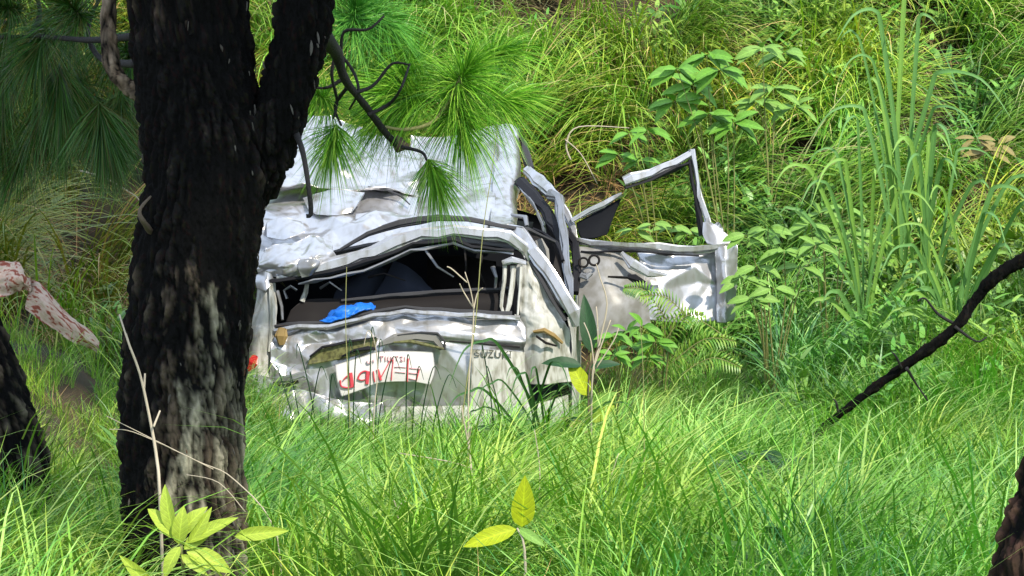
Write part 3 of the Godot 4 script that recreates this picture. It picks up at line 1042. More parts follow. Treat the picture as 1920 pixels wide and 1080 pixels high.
func vsheet(van: Node3D, called: String, mat: Material, ctrl: Array, nu: int, nv: int, amp: float, freq: float, sd: int, thick := 0.006, bump := false) -> MeshInstance3D:
	var g := []
	for r in ctrl:
		g.append(row(r))
	return part(called, sheet(g, nu, nv, amp, freq, sd, vb, thick, bump), mat, van)

func vbar(van: Node3D, called: String, mat: Material, pts: Array, w: Array, h: float, sub := 6, dent := 0.008, face := Vector3(0, 0.3, 1)) -> MeshInstance3D:
	var wm := []
	for q in w:
		wm.append(q * 2.0 * TH * 16.0 / 1920.0)
	var line := []
	var src := row(pts)
	if sub == 6 or sub == 5:   # creased steel: straight runs with kinks
		for i in src.size() - 1:
			var steps := maxi(1, roundi((src[i] as Vector3).distance_to(src[i + 1]) / 0.085))
			for k in steps:
				line.append((src[i] as Vector3).lerp(src[i + 1], float(k) / steps))
		line.append(src[src.size() - 1])
	else:
		line = spline(src, sub)
	return part(called, bar(line, wm, h, face, vb, dent), mat, van)

func build_van() -> void:
	vb = on_ground(770, 16.6)
	var van := thing("wrecked_van", vb, "crushed white van seen from behind, roof torn up, in the grass", "van")
	# roof: the left, larger sheet and the right one behind it
	vsheet(van, "roof_panel", M.paint, [
		[[545, 205, -1.55], [600, 218, -1.6], [690, 236, -1.6], [790, 262, -1.6]],
		[[505, 280, -1.15], [600, 285, -1.15], [690, 290, -1.15], [788, 300, -1.15]],
		[[490, 330, -0.85], [590, 335, -0.82], [690, 338, -0.86], [784, 345, -0.88]],
		[[484, 362, -0.66], [560, 352, -0.64], [690, 356, -0.66], [784, 366, -0.76]]], 150, 80, 0.044, 5.0, 7)
	vsheet(van, "roof_panel", M.paint, [
		[[482, 340, -0.92], [590, 335, -0.95], [690, 338, -0.95], [782, 345, -0.95]],
		[[478, 380, -0.68], [590, 372, -0.72], [690, 376, -0.70], [782, 380, -0.74]],
		[[478, 410, -0.48], [590, 405, -0.50], [690, 402, -0.42], [784, 405, -0.55]],
		[[478, 450, -0.3], [580, 440, -0.34], [690, 432, -0.30], [790, 425, -0.3]],
		[[482, 505, 0.0], [580, 490, -0.12], [690, 460, -0.15], [790, 440, -0.15]]], 150, 90, 0.040, 5.6, 8)
	vsheet(van, "torn_flap", M.paint, [[[568, 372, -0.66], [620, 356, -0.62], [684, 362, -0.62]], [[578, 392, -0.52], [625, 386, -0.46], [672, 382, -0.48]], [[592, 402, -0.48], [630, 404, -0.42], [660, 398, -0.44]]], 40, 24, 0.010, 9.0, 24)
	vsheet(van, "torn_flap", M.paint, [[[668, 402, -0.42], [705, 396, -0.4], [748, 404, -0.42]], [[660, 420, -0.36], [700, 424, -0.30], [738, 424, -0.33]]], 30, 18, 0.010, 10.0, 25)
	vsheet(van, "torn_flap", M.paint, [[[502, 418, -0.40], [530, 408, -0.36], [566, 414, -0.36]], [[500, 444, -0.26], [535, 446, -0.20], [572, 436, -0.26]]], 30, 18, 0.012, 10.0, 26)
	vbar(van, "roof_crease_shade", M.rubber_grey, [[690, 350, -0.70], [725, 356, -0.68], [752, 368, -0.66], [768, 384, -0.62]], [1.5, 4, 4, 2], 0.012)  # dark strip standing in for the shade inside a roof fold
	vsheet(van, "roof_panel", M.paint, [
		[[770, 262, -1.66], [830, 262, -1.66], [880, 250, -1.66], [935, 236, -1.66]],
		[[772, 320, -1.25], [830, 318, -1.2], [880, 312, -1.25], [932, 305, -1.2]],
		[[774, 375, -0.85], [830, 370, -0.9], [880, 372, -0.85], [928, 372, -0.85]],
		[[776, 440, -0.34], [830, 430, -0.4], [880, 430, -0.36], [930, 440, -0.4]]], 80, 100, 0.030, 5.2, 12)
	vsheet(van, "roof_edge", M.paint, [
		[[928, 237, -1.64], [950, 232, -1.6], [972, 240, -1.6], [978, 262, -1.7]],
		[[926, 310, -1.18], [946, 308, -1.14], [968, 318, -1.16], [974, 335, -1.3]],
		[[922, 375, -0.82], [945, 378, -0.78], [964, 385, -0.8], [970, 400, -0.95]],
		[[918, 435, -0.36], [940, 436, -0.32], [962, 432, -0.34], [968, 445, -0.5]]], 24, 80, 0.010, 9.0, 15)
	vsheet(van, "torn_flap", M.paint, [
		[[498, 470, 0.0], [545, 455, -0.02], [590, 440, -0.1], [620, 450, -0.1]],
		[[485, 500, 0.05], [540, 490, 0.14], [590, 480, 0.12], [630, 476, 0.0]],
		[[492, 518, 0.04], [540, 520, 0.10], [585, 512, 0.10], [635, 492, 0.02]]], 70, 50, 0.022, 13.0, 21)
	vsheet(van, "torn_flap", M.steel, [
		[[560, 488, 0.14], [590, 484, 0.14], [600, 490, 0.13]],
		[[558, 505, 0.16], [585, 502, 0.17], [598, 500, 0.14]],
		[[566, 520, 0.14], [582, 518, 0.14], [592, 508, 0.12]]], 16, 16, 0.008, 9.0, 22)
	# rear header: seal, pressed steel band, inner lip
	vbar(van, "window_seal", M.rubber_grey, [[640, 468, -0.02], [690, 438, 0.02], [750, 418, 0.04], [820, 408, 0.05], [880, 410, 0.05], [940, 424, 0.03], [990, 430, -0.02], [1040, 455, -0.06]], [5, 9, 13, 13, 11, 8, 7, 5], 0.03)
	vbar(van, "rear_header", M.paint, [[520, 522, 0.08], [590, 505, 0.1], [650, 488, 0.1], [700, 472, 0.11], [740, 452, 0.12], [790, 440, 0.12], [850, 432, 0.12], [910, 438, 0.12], [955, 444, 0.1], [985, 465, 0.08], [1000, 490, 0.06]], [17, 21, 24, 24, 25, 25, 24, 23, 24, 22, 20], 0.05)
	vbar(van, "header_lip", M.rubber, [[500, 528, 0.09], [560, 522, 0.1], [650, 504, 0.11], [715, 482, 0.12], [775, 458, 0.13], [850, 449, 0.13], [885, 462, 0.13], [930, 468, 0.12], [962, 468, 0.1]], [8, 8, 8, 8, 7, 7, 7, 6], 0.04)
	vbar(van, "header_lip", M.steel, [[560, 532, 0.08], [650, 516, 0.09], [715, 497, 0.1], [770, 470, 0.1], [850, 457, 0.1], [890, 471, 0.1], [962, 474, 0.08]], [4, 5, 6, 5, 6, 5, 5], 0.05)
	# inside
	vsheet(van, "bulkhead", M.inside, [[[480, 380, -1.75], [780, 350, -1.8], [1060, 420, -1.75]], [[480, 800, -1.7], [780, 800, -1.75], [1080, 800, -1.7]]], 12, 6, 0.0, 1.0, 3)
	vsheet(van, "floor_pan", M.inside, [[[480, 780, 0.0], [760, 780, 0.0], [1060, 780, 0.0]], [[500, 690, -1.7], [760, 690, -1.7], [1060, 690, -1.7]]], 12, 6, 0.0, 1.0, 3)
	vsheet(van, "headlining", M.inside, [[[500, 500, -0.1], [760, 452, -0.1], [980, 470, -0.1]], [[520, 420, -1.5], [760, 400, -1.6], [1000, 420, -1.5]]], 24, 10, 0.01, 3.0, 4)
	vsheet(van, "side_panel", M.dirty, [[[478, 510, 0.0], [470, 430, -0.8], [480, 330, -1.7]], [[455, 660, 0.0], [452, 600, -0.8], [470, 560, -1.75]], [[455, 800, 0.0], [452, 780, -0.8], [470, 720, -1.75]]], 30, 30, 0.02, 3.0, 41)
	# seats, load board, parcel shelf
	vsheet(van, "seat_back", M.seat, [[[738, 488, -0.45], [765, 500, -0.4], [790, 520, -0.45]], [[722, 520, -0.4], [760, 530, -0.32], [808, 540, -0.4]], [[690, 570, -0.4], [760, 570, -0.35], [850, 570, -0.4]]], 20, 20, 0.0, 2.0, 51, 0.10)
	vsheet(van, "seat_back", M.seat, [[[660, 520, -0.6], [700, 500, -0.55], [725, 505, -0.6]], [[630, 545, -0.55], [680, 540, -0.5], [730, 550, -0.55]], [[620, 590, -0.55], [680, 590, -0.5], [740, 590, -0.55]]], 20, 20, 0.0, 2.0, 52, 0.10)
	vsheet(van, "load_board", M.trim, [[[640, 564, -0.05], [760, 552, -0.05], [960, 540, -0.05]], [[640, 582, 0.0], [760, 572, 0.0], [962, 562, 0.0]], [[640, 610, 0.02], [760, 600, 0.02], [966, 600, 0.02]]], 30, 12, 0.006, 3.0, 55, 0.02)
	vbar(van, "board_edge", M.rubber_grey, [[640, 562, -0.02], [760, 552, -0.02], [900, 543, -0.02], [958, 540, -0.02]], [5, 8, 7, 5], 0.02)
	vsheet(van, "parcel_shelf", M.trim, [[[545, 582, 0.02], [575, 562, -0.02], [640, 560, -0.05], [700, 562, -0.05]], [[536, 604, 0.06], [575, 603, 0.07], [620, 603, 0.07], [690, 590, 0.06]]], 24, 10, 0.006, 3.0, 56, 0.02)
	for q in [[[870, 462], [874, 500], [868, 545], 4, "wire"], [[905, 470], [898, 510], [912, 540], 5, "torn_trim"], [[800, 470], [820, 500], [850, 520], 6, "torn_trim"], [[690, 520], [720, 512], [760, 526], 5, "torn_trim"], [[600, 540], [618, 530], [640, 545], 6, "torn_trim"], [[925, 500], [930, 520], [926, 552], 9, "torn_trim"]]:
		vbar(van, q[4], M.steel if q[3] > 5 else M.trim, [[q[0][0], q[0][1], -0.12], [q[1][0], q[1][1], -0.06], [q[2][0], q[2][1], -0.08]], [q[3], q[3] * 0.7, q[3] * 0.5], 0.012)
	vsheet(van, "seat_back", M.trim, [[[800, 480, -0.8], [850, 476, -0.8], [930, 490, -0.8]], [[800, 570, -0.7], [850, 570, -0.7], [940, 570, -0.7]]], 24, 20, 0.02, 6.0, 58, 0.08)
	# tailgate
	var tg := vsheet(van, "tailgate", M.paint, [
		[[512, 618, 0.1], [560, 612, 0.12], [625, 608, 0.12], [690, 590, 0.12], [760, 582, 0.12], [880, 590, 0.12], [985, 600, 0.1]],
		[[508, 650, 0.16], [560, 645, 0.17], [625, 640, 0.18], [690, 625, 0.18], [760, 620, 0.19], [880, 630, 0.2], [985, 640, 0.16]],
		[[506, 700, 0.18], [560, 695, 0.17], [625, 690, 0.18], [690, 680, 0.19], [760, 678, 0.2], [880, 690, 0.2], [985, 695, 0.17]],
		[[500, 765, 0.14], [560, 768, 0.14], [625, 772, 0.15], [690, 775, 0.16], [760, 778, 0.17], [880, 780, 0.18], [985, 775, 0.14]]], 180, 80, 0.026, 7.5, 61, 0.02, true)
	vbar(van, "tailgate_lip", M.rubber_grey, [[515, 612, 0.13], [560, 606, 0.15], [620, 605, 0.16], [650, 596, 0.16], [700, 584, 0.16], [760, 576, 0.16], [860, 584, 0.16], [960, 588, 0.14]], [5, 7, 7, 6, 6, 7, 8, 7], 0.02)
	vbar(van, "tailgate_lip", M.paint, [[515, 620, 0.15], [560, 613, 0.17], [618, 612, 0.18], [650, 604, 0.18], [700, 591, 0.18], [760, 583, 0.18], [860, 590, 0.18], [975, 596, 0.16]], [7, 9, 9, 8, 8, 8, 9, 9], 0.03)
	vsheet(tg, "plate_recess", M.olive, [[[582, 665, 0.2], [620, 648, 0.205], [670, 637, 0.21], [708, 634, 0.21]], [[577, 684, 0.2], [615, 678, 0.205], [660, 668, 0.21], [704, 655, 0.21]]], 24, 8, 0.008, 9.0, 63)
	vbar(tg, "recess_edge", M.rubber, [[580, 668, 0.215], [605, 652, 0.22], [650, 640, 0.225], [706, 634, 0.225]], [3, 5, 5, 3], 0.012)
	vbar(tg, "recess_edge", M.rubber, [[640, 668, 0.215], [665, 656, 0.22], [690, 652, 0.225], [704, 655, 0.225]], [2, 5, 9, 4], 0.012)
	vbar(tg, "handle_garnish", M.beige, [[712, 646, 0.22], [740, 634, 0.235], [780, 630, 0.24], [815, 634, 0.24], [830, 654, 0.23]], [8, 16, 18, 18, 10], 0.03)
	vbar(tg, "handle_garnish", M.rubber_grey, [[745, 627, 0.25], [790, 622, 0.255], [820, 626, 0.255], [833, 640, 0.25], [834, 656, 0.245]], [2, 4, 5, 5, 4], 0.012)
	vbar(tg, "handle_garnish", M.olive, [[738, 642, 0.25], [770, 641, 0.255], [800, 648, 0.255], [832, 655, 0.25]], [3, 6, 6, 4], 0.012)
	vbar(tg, "crease_line", M.trim, [[842, 641, 0.22], [900, 645, 0.22], [975, 651, 0.2]], [2.4, 3, 3], 0.008)
	# notice panel with its red lettering
	var np := vsheet(van, "notice_panel", M.board, [
		[[628, 684, 0.225], [680, 668, 0.235], [712, 659, 0.24], [770, 658, 0.24], [812, 660, 0.235]],
		[[632, 715, 0.235], [680, 702, 0.245], [712, 695, 0.25], [770, 692, 0.25], [815, 695, 0.24]],
		[[640, 744, 0.23], [680, 730, 0.24], [712, 718, 0.245], [770, 716, 0.245], [806, 722, 0.235]]], 40, 16, 0.002, 5.0, 65, 0.008)
	for s in [[[[638, 713], [640, 724], [652, 727], [661, 725]], 4.0], [[[657, 699], [659, 712], [660, 726]], 9.0], [[[644, 712], [650, 706], [656, 704]], 3.0], [[[671, 711], [675, 701], [683, 696], [690, 697]], 4.0], [[[690, 696], [689, 708], [688, 720]], 9.0], [[[671, 710], [677, 713], [684, 712]], 3.0], [[[708, 693], [711, 703], [714, 713]], 7.0], [[[714, 708], [724, 690], [732, 676], [737, 678], [735, 696], [734, 713]], 2.4], [[[765, 672], [764, 694], [763, 716]], 4.5], [[[786, 694], [783, 705], [780, 716]], 3.0], [[[700, 696], [701, 706], [703, 716]], 3.0]]:
		lettering(np, M.red_ink, s[0], s[1])
	for s in [[[[768, 690], [776, 691], [788, 692]], 3.2], [[[767, 699], [776, 700], [785, 701]], 3.2], [[[767, 709], [774, 711], [780, 712]], 3.2], [[[740, 688], [750, 688], [761, 689]], 2.0], [[[741, 697], [750, 698], [760, 699]], 2.0],
			[[[688, 676], [690, 681], [695, 680], [695, 675]], 1.8], [[[700, 674], [701, 679]], 1.8], [[[712, 668], [719, 668]], 1.8], [[[715, 668], [715, 677]], 1.8], [[[723, 668], [723, 677]], 1.8], [[[728, 668], [728, 676], [733, 676], [733, 668]], 1.8], [[[738, 668], [738, 676]], 1.8], [[[742, 668], [747, 668]], 1.8], [[[744, 668], [744, 676]], 1.8], [[[750, 669], [755, 669], [752, 673], [755, 677], [750, 677]], 1.8], [[[759, 669], [759, 677]], 1.8]]:
		lettering(np, M.pink_ink, s[0], s[1])
	# maker's lettering, half buried in dirt
	var tm := TextMesh.new()
	tm.text = "SUZUKI"
	var sf := SystemFont.new()
	sf.font_names = PackedStringArray(["Droid Sans"])
	tm.font = sf
	tm.font_size = 32
	tm.pixel_size = 0.0016
	tm.depth = 0.004
	var bd := part("badge", tm, M.badge, van)
	bd.transform = Transform3D(Basis.from_euler(Vector3(0, 0, -0.06)).scaled(Vector3(1.15, 1.0, 1.0)), V(925, 664, 0.222) - vb)
	vsheet(van, "tailgate_corner", M.dirty, [[[880, 655, 0.205], [930, 656, 0.21], [985, 660, 0.19]], [[884, 690, 0.215], [930, 692, 0.22], [985, 690, 0.2]], [[880, 775, 0.2], [930, 775, 0.22], [1000, 775, 0.2]]], 36, 30, 0.004, 5.0, 68)
	# bumper, torn down on the left
	vsheet(van, "bumper", M.paint, [[[462, 700, 0.16], [520, 712, 0.22], [590, 735, 0.26], [660, 752, 0.26], [720, 752, 0.24]], [[460, 760, 0.22], [520, 770, 0.3], [590, 780, 0.32], [660, 790, 0.32], [720, 790, 0.3]], [[464, 830, 0.2], [520, 840, 0.26], [590, 840, 0.28], [660, 838, 0.28], [720, 835, 0.26]]], 90, 50, 0.030, 10.0, 71)
	vsheet(van, "bumper", M.dirty, [[[720, 762, 0.2], [860, 760, 0.22], [1000, 756, 0.2], [1066, 740, 0.1]], [[720, 830, 0.22], [860, 832, 0.24], [1000, 830, 0.22], [1070, 810, 0.1]]], 70, 30, 0.016, 9.0, 72)
	vbar(van, "bumper_bracket", M.steel, [[512, 712, 0.27], [545, 710, 0.29], [570, 702, 0.29], [585, 714, 0.28]], [14, 12, 14, 10], 0.02)
	vbar(van, "bumper_bracket", M.trim, [[512, 722, 0.27], [535, 724, 0.28], [560, 716, 0.28]], [6, 6, 5], 0.02)
	# left corner pillar and lamp
	vsheet(van, "corner_pillar", M.dirty, [[[480, 518, 0.0], [498, 514, 0.06], [516, 522, 0.02]], [[476, 580, 0.06], [496, 580, 0.12], [518, 585, 0.08]], [[466, 640, 0.1], [486, 640, 0.16], [514, 640, 0.12]], [[462, 720, 0.12], [484, 720, 0.18], [512, 722, 0.14]]], 24, 60, 0.014, 11.0, 75)
	vsheet(van, "pillar_cap", M.paint, [[[478, 514, 0.06], [497, 508, 0.1], [514, 520, 0.08]], [[480, 540, 0.1], [496, 545, 0.14], [508, 532, 0.12]]], 16, 12, 0.01, 8.0, 76)
	vbar(van, "pillar_rib", M.dirty, [[507, 532, 0.1], [511, 570, 0.12], [510, 620, 0.14], [506, 660, 0.15]], [9, 10, 11, 8], 0.03)
	vbar(van, "pillar_rib", M.steel, [[520, 545, 0.06], [527, 575, 0.08], [530, 600, 0.1]], [6, 6, 5], 0.02)
	vbar(van, "tail_lamp", M.red_lens, [[478, 668, 0.2], [474, 680, 0.215], [468, 694, 0.2]], [12, 20, 10], 0.04, 5, 0.0)
	vbar(van, "lamp_socket", M.rust, [[530, 616, 0.17], [527, 630, 0.18], [528, 645, 0.17]], [16, 24, 12], 0.05, 5, 0.0)
	vbar(van, "inner_frame", M.steel, [[538, 560, 0.0], [533, 545, 0.0], [545, 538, 0.0], [556, 545, 0.0]], [4, 4, 4], 0.02)
	vbar(van, "inner_frame", M.dirty, [[575, 530, 0.0], [572, 548, 0.0], [566, 565, 0.0]], [7, 8, 9], 0.02)
	# right corner pillar: inner strips, outer skin, rails
	vsheet(van, "corner_pillar", M.dirty, [[[968, 496, 0.04], [985, 490, 0.08], [1000, 500, 0.06]], [[970, 540, 0.08], [1005, 540, 0.12], [1032, 560, 0.06]], [[975, 590, 0.12], [1015, 590, 0.16], [1058, 605, 0.06]], [[982, 640, 0.14], [1025, 640, 0.2], [1072, 650, 0.06]], [[985, 720, 0.12], [1025, 720, 0.16], [1070, 715, 0.04]]], 60, 90, 0.018, 11.0, 81)
	for s in [[[948, 492], [945, 530], [940, 575], [944, 590], 8], [[962, 498], [960, 535], [955, 570], [950, 588], 12], [[978, 500], [975, 540], [970, 590], [966, 592], 6]]:
		vbar(van, "pillar_rib", M.dirty, [[s[0][0], s[0][1], 0.1], [s[1][0], s[1][1], 0.11], [s[2][0], s[2][1], 0.12], [s[3][0], s[3][1], 0.12]], [s[4], s[4] * 0.8, s[4] * 0.8, s[4] * 0.6], 0.02)
	vbar(van, "pillar_cap", M.paint, [[943, 494, 0.12], [960, 488, 0.13], [985, 492, 0.1]], [10, 12, 10], 0.03)
	vbar(van, "torn_edge", M.rust, [[1000, 626, 0.2], [1020, 622, 0.22], [1040, 632, 0.2], [1056, 640, 0.16]], [5, 8, 9, 5], 0.02, 5, 0.03)
	vbar(van, "torn_edge", M.trim, [[1006, 634, 0.21], [1024, 640, 0.23], [1044, 644, 0.2]], [4, 5, 4], 0.015, 5, 0.03)
	vsheet(van, "side_panel", M.dirty, [[[1066, 600, 0.02], [1082, 560, -0.7], [1080, 470, -1.7]], [[1072, 660, 0.04], [1088, 640, -0.7], [1085, 560, -1.75]], [[1072, 790, 0.04], [1088, 750, -0.7], [1085, 690, -1.75]]], 30, 24, 0.02, 4.0, 84)
	vbar(van, "roof_rail", M.paint, [[952, 426, -0.05], [975, 434, 0.0], [1000, 470, 0.08], [1040, 530, 0.14], [1075, 585, 0.16], [1084, 610, 0.15]], [16, 24, 24, 26, 26, 20], 0.06)
	vbar(van, "roof_rail", M.rubber_grey, [[975, 460, 0.04], [1000, 500, 0.09], [1035, 560, 0.13], [1062, 600, 0.14]], [8, 8, 8, 8], 0.03)
	vbar(van, "side_rail", M.steel, [[1030, 365, -0.7], [1048, 372, -0.6], [1055, 430, -0.4], [1062, 500, -0.15], [1070, 560, 0.1], [1074, 590, 0.13]], [20, 18, 16, 16, 15, 12], 0.05)
	vbar(van, "side_rail", M.paint, [[988, 318, -1.2], [1000, 330, -1.1], [1025, 352, -0.9], [1045, 372, -0.75]], [18, 26, 24, 20], 0.04)
	vbar(van, "side_rail", M.paint, [[1045, 372, -0.75], [1062, 400, -0.7], [1076, 432, -0.65], [1082, 470, -0.6]], [14, 16, 14, 8], 0.04)
	vbar(van, "side_rail", M.rubber_grey, [[972, 245, -1.66], [982, 272, -1.6], [990, 306, -1.45], [996, 320, -1.3]], [6, 18, 20, 10], 0.05)
	vbar(van, "drip_channel", M.rubber, [[972, 338, -1.0], [990, 355, -0.9], [1020, 390, -0.7], [1042, 425, -0.5], [1052, 455, -0.4]], [22, 24, 24, 22, 12], 0.04)
	vbar(van, "drip_channel", M.steel, [[975, 352, -0.96], [1000, 385, -0.75], [1022, 425, -0.6]], [4, 4, 3], 0.03)
	vbar(van, "door_seal", M.rubber, [[1000, 430, -0.4], [1020, 438, -0.35], [1045, 455, -0.25], [1055, 490, -0.15]], [5, 6, 7, 8], 0.03)
	vbar(van, "door_seal", M.rubber, [[1062, 432, -0.55], [1078, 455, -0.5], [1082, 500, -0.4], [1078, 550, -0.3]], [14, 16, 18, 12], 0.04)
	vbar(van, "inner_frame", M.steel, [[960, 402, -0.5], [985, 408, -0.45], [988, 425, -0.4]], [6, 9, 9], 0.03)
	vbar(van, "inner_frame", M.dirty, [[1008, 400, -0.8], [1018, 420, -0.75], [1022, 440, -0.7]], [6, 9, 6], 0.03)
	vsheet(van, "quarter_trim", M.trim, [[[985, 440, -0.6], [1030, 440, -0.6]], [[1010, 500, -0.5], [1050, 500, -0.5]], [[1040, 580, -0.4], [1070, 580, -0.4]]], 10, 16, 0.02, 4.0, 88)
	vbar(van, "seat_belt", M.beige, [[1008, 450, -0.4], [1018, 470, -0.38], [1026, 500, -0.36]], [16, 22, 14], 0.02)
	# the door, torn open to the right
	var door := vsheet(van, "door", M.beige, [
		[[1080, 462, -0.5], [1130, 466, -0.5], [1160, 476, -0.5], [1190, 490, -0.55]],
		[[1082, 520, -0.4], [1130, 510, -0.36], [1165, 520, -0.38], [1208, 515, -0.5]],
		[[1084, 570, -0.32], [1130, 565, -0.28], [1175, 568, -0.3], [1216, 560, -0.45]],
		[[1086, 640, -0.3], [1120, 632, -0.26], [1170, 622, -0.3], [1218, 606, -0.45]]], 40, 50, 0.016, 4.0, 91, 0.03)
	vsheet(door, "inner_panel", M.paint, [[[1195, 468, -0.55], [1280, 474, -0.6], [1372, 468, -0.65]], [[1205, 520, -0.5], [1280, 530, -0.55], [1370, 525, -0.6]], [[1215, 600, -0.48], [1280, 605, -0.52], [1368, 600, -0.58]]], 60, 40, 0.024, 8.0, 92, 0.02)
	vbar(door, "door_sill", M.paint, [[1082, 452, -0.52], [1110, 456, -0.5], [1150, 460, -0.46], [1200, 462, -0.46], [1270, 468, -0.5], [1330, 468, -0.55], [1378, 455, -0.6]], [12, 13, 12, 17, 17, 15, 10], 0.06)
	vbar(door, "door_sill", M.rubber, [[1090, 474, -0.48], [1150, 470, -0.43], [1220, 474, -0.44], [1310, 480, -0.5]], [4, 4, 4, 3], 0.03)
	vbar(door, "folded_skin", M.paint, [[1165, 474, -0.38], [1185, 495, -0.36], [1215, 512, -0.38], [1250, 516, -0.42]], [8, 20, 18, 8], 0.03)
	vbar(door, "window_frame", M.paint, [[1170, 340, -0.6], [1185, 334, -0.6], [1220, 324, -0.62], [1265, 306, -0.65], [1298, 286, -0.68]], [18, 22, 18, 16, 14], 0.05)
	vbar(door, "window_frame", M.rubber, [[1172, 352, -0.6], [1220, 336, -0.62], [1290, 306, -0.66]], [5, 7, 6], 0.05)
	vbar(door, "window_frame", M.paint, [[1296, 280, -0.67], [1303, 320, -0.67], [1312, 368, -0.66], [1326, 410, -0.64], [1330, 432, -0.62]], [12, 9, 10, 14, 14], 0.045)
	vbar(door, "window_frame", M.rubber, [[1292, 300, -0.68], [1298, 340, -0.68], [1308, 390, -0.67], [1318, 440, -0.64]], [6, 8, 10, 10], 0.05)
	vsheet(door, "frame_corner", M.paint, [[[1318, 416, -0.62], [1332, 416, -0.61], [1345, 425, -0.6]], [[1318, 440, -0.6], [1345, 436, -0.58], [1378, 452, -0.6]], [[1325, 456, -0.58], [1350, 462, -0.56], [1380, 462, -0.6]]], 18, 16, 0.008, 7.0, 93, 0.03)
	vsheet(door, "end_post", M.paint, [[[1340, 462, -0.56], [1362, 460, -0.54], [1384, 456, -0.6]], [[1342, 530, -0.54], [1362, 530, -0.5], [1380, 525, -0.58]], [[1344, 605, -0.52], [1362, 605, -0.5], [1376, 600, -0.58]]], 20, 40, 0.010, 14.0, 94, 0.03)
	vsheet(door, "quarter_glass", M.inside, [[[1080, 418, -0.66], [1120, 396, -0.66], [1164, 372, -0.66]], [[1084, 434, -0.62], [1118, 425, -0.62], [1152, 404, -0.64]], [[1090, 446, -0.6], [1115, 446, -0.6], [1138, 440, -0.62]]], 16, 16, 0.0, 2.0, 95, 0.02)
	vbar(door, "quarter_edge", M.paint, [[1072, 414, -0.64], [1110, 394, -0.63], [1150, 372, -0.63], [1166, 364, -0.63]], [8, 13, 11, 5], 0.04)
	for c in [[1094, 492, 10], [1114, 488, 11]]:
		var ringm := TorusMesh.new()
		ringm.inner_radius = c[2] * 0.0019
		ringm.outer_radius = c[2] * 0.0031
		ringm.rings = 20
		ringm.ring_segments = 8
		var o := part("latch_ring", ringm, M.trim, door)
		o.transform = Transform3D(Basis(Vector3.RIGHT, 1.4), V(c[0], c[1], -0.34) - vb)
	vbar(door, "door_handle", M.trim, [[1140, 518, -0.3], [1165, 521, -0.29], [1182, 522, -0.29]], [3, 4, 3], 0.02)
	vbar(door, "door_handle", M.rubber, [[1178, 520, -0.28], [1190, 520, -0.27], [1208, 528, -0.3]], [10, 15, 5], 0.03)
	vbar(door, "latch_plate", M.steel, [[1088, 516, -0.32], [1100, 520, -0.31], [1108, 512, -0.32]], [10, 14, 8], 0.02)

func lettering(panel: Node3D, mat: Material, pts: Array, w: float) -> void:
	var p := []
	for q in pts:
		# depth of the notice panel at this column
		var z := 0.243 + 0.006 * sin((q[0] - 640.0) / 170.0 * PI) + 0.004 * sin((q[1] - 660.0) / 60.0 * PI)
		p.append([q[0], q[1], z])
	var o := vbar(panel, "letter_stroke", mat, p, [w * 0.8, w * 0.7], 0.012, 4, 0.0)

func build_cloths() -> void:
	# blue cloth on the shelf of the wreck
	var c := V(655, 590, 0.16)
	var g := []
	for r in [[[612, 594, 0.06], [628, 578, 0.06], [655, 570, 0.06], [682, 570, 0.06], [704, 571, 0.05]], [[606, 598, 0.13], [632, 584, 0.17], [658, 577, 0.17], [686, 573, 0.15], [705, 576, 0.1]], [[600, 604, 0.16], [626, 600, 0.2], [650, 593, 0.21], [678, 582, 0.19], [700, 579, 0.16]]]:
		g.append(row(r))
	var o := part("blue_cloth", sheet(g, 80, 50, 0.014, 24.0, 97, c, 0.008), M.blue, self)
	o.position = c
	tag(o, "crumpled bright blue cloth on the rear sill of the wreck", "cloth")
	# printed cloth lying on the left bank
	var d := 12.6
	c = at(110, 600, d)
	g = []
	for r in [[[52, 526, 0.1], [75, 532, 0.05], [110, 566, 0.0], [150, 604, 0.0], [190, 640, 0.0]], [[52, 555, 0.02], [80, 565, -0.08], [120, 595, -0.1], [155, 625, -0.1], [186, 652, -0.05]], [[48, 580, 0.0], [80, 602, -0.05], [120, 632, -0.1], [150, 648, -0.08], [182, 657, -0.02]]]:
		var line := []
		for q in r:
			line.append(at(q[0], q[1], d + q[2]))
		g.append(line)
	o = part("printed_cloth", sheet(g, 60, 40, 0.012, 12.0, 99, c, 0.006), M.cloth, self)
	o.position = c
	tag(o, "pale pink cloth with red print, pointed end lying on the left bank", "cloth")
	c = at(20, 520, d + 0.1)
	g = []
	for r in [[[-40, 500, 0.2], [10, 494, 0.15], [40, 500, 0.1], [58, 522, 0.05]], [[-40, 530, 0.1], [10, 520, 0.0], [42, 526, -0.05], [62, 540, 0.0]], [[-40, 562, 0.1], [8, 556, 0.0], [38, 548, 0.0], [58, 546, 0.0]]]:
		var line := []
		for q in r:
			line.append(at(q[0], q[1], d + q[2]))
		g.append(line)
	o = part("crumpled_sack", sheet(g, 60, 40, 0.025, 12.0, 103, c, 0.01), M.cloth, self)
	o.position = c
	tag(o, "crumpled dirty sack at the left edge above the printed cloth", "sack")

# ---------------------------------------------------------------- single plants
func stalk(parent: Node3D, called: String, pts: Array, r: Array, mat: Material, sides := 6) -> MeshInstance3D:
	var st := new_st()
	tube(st, spline(pts, 5), r, sides, Color.WHITE, 0.15)
	return part(called, done(st), mat, parent)

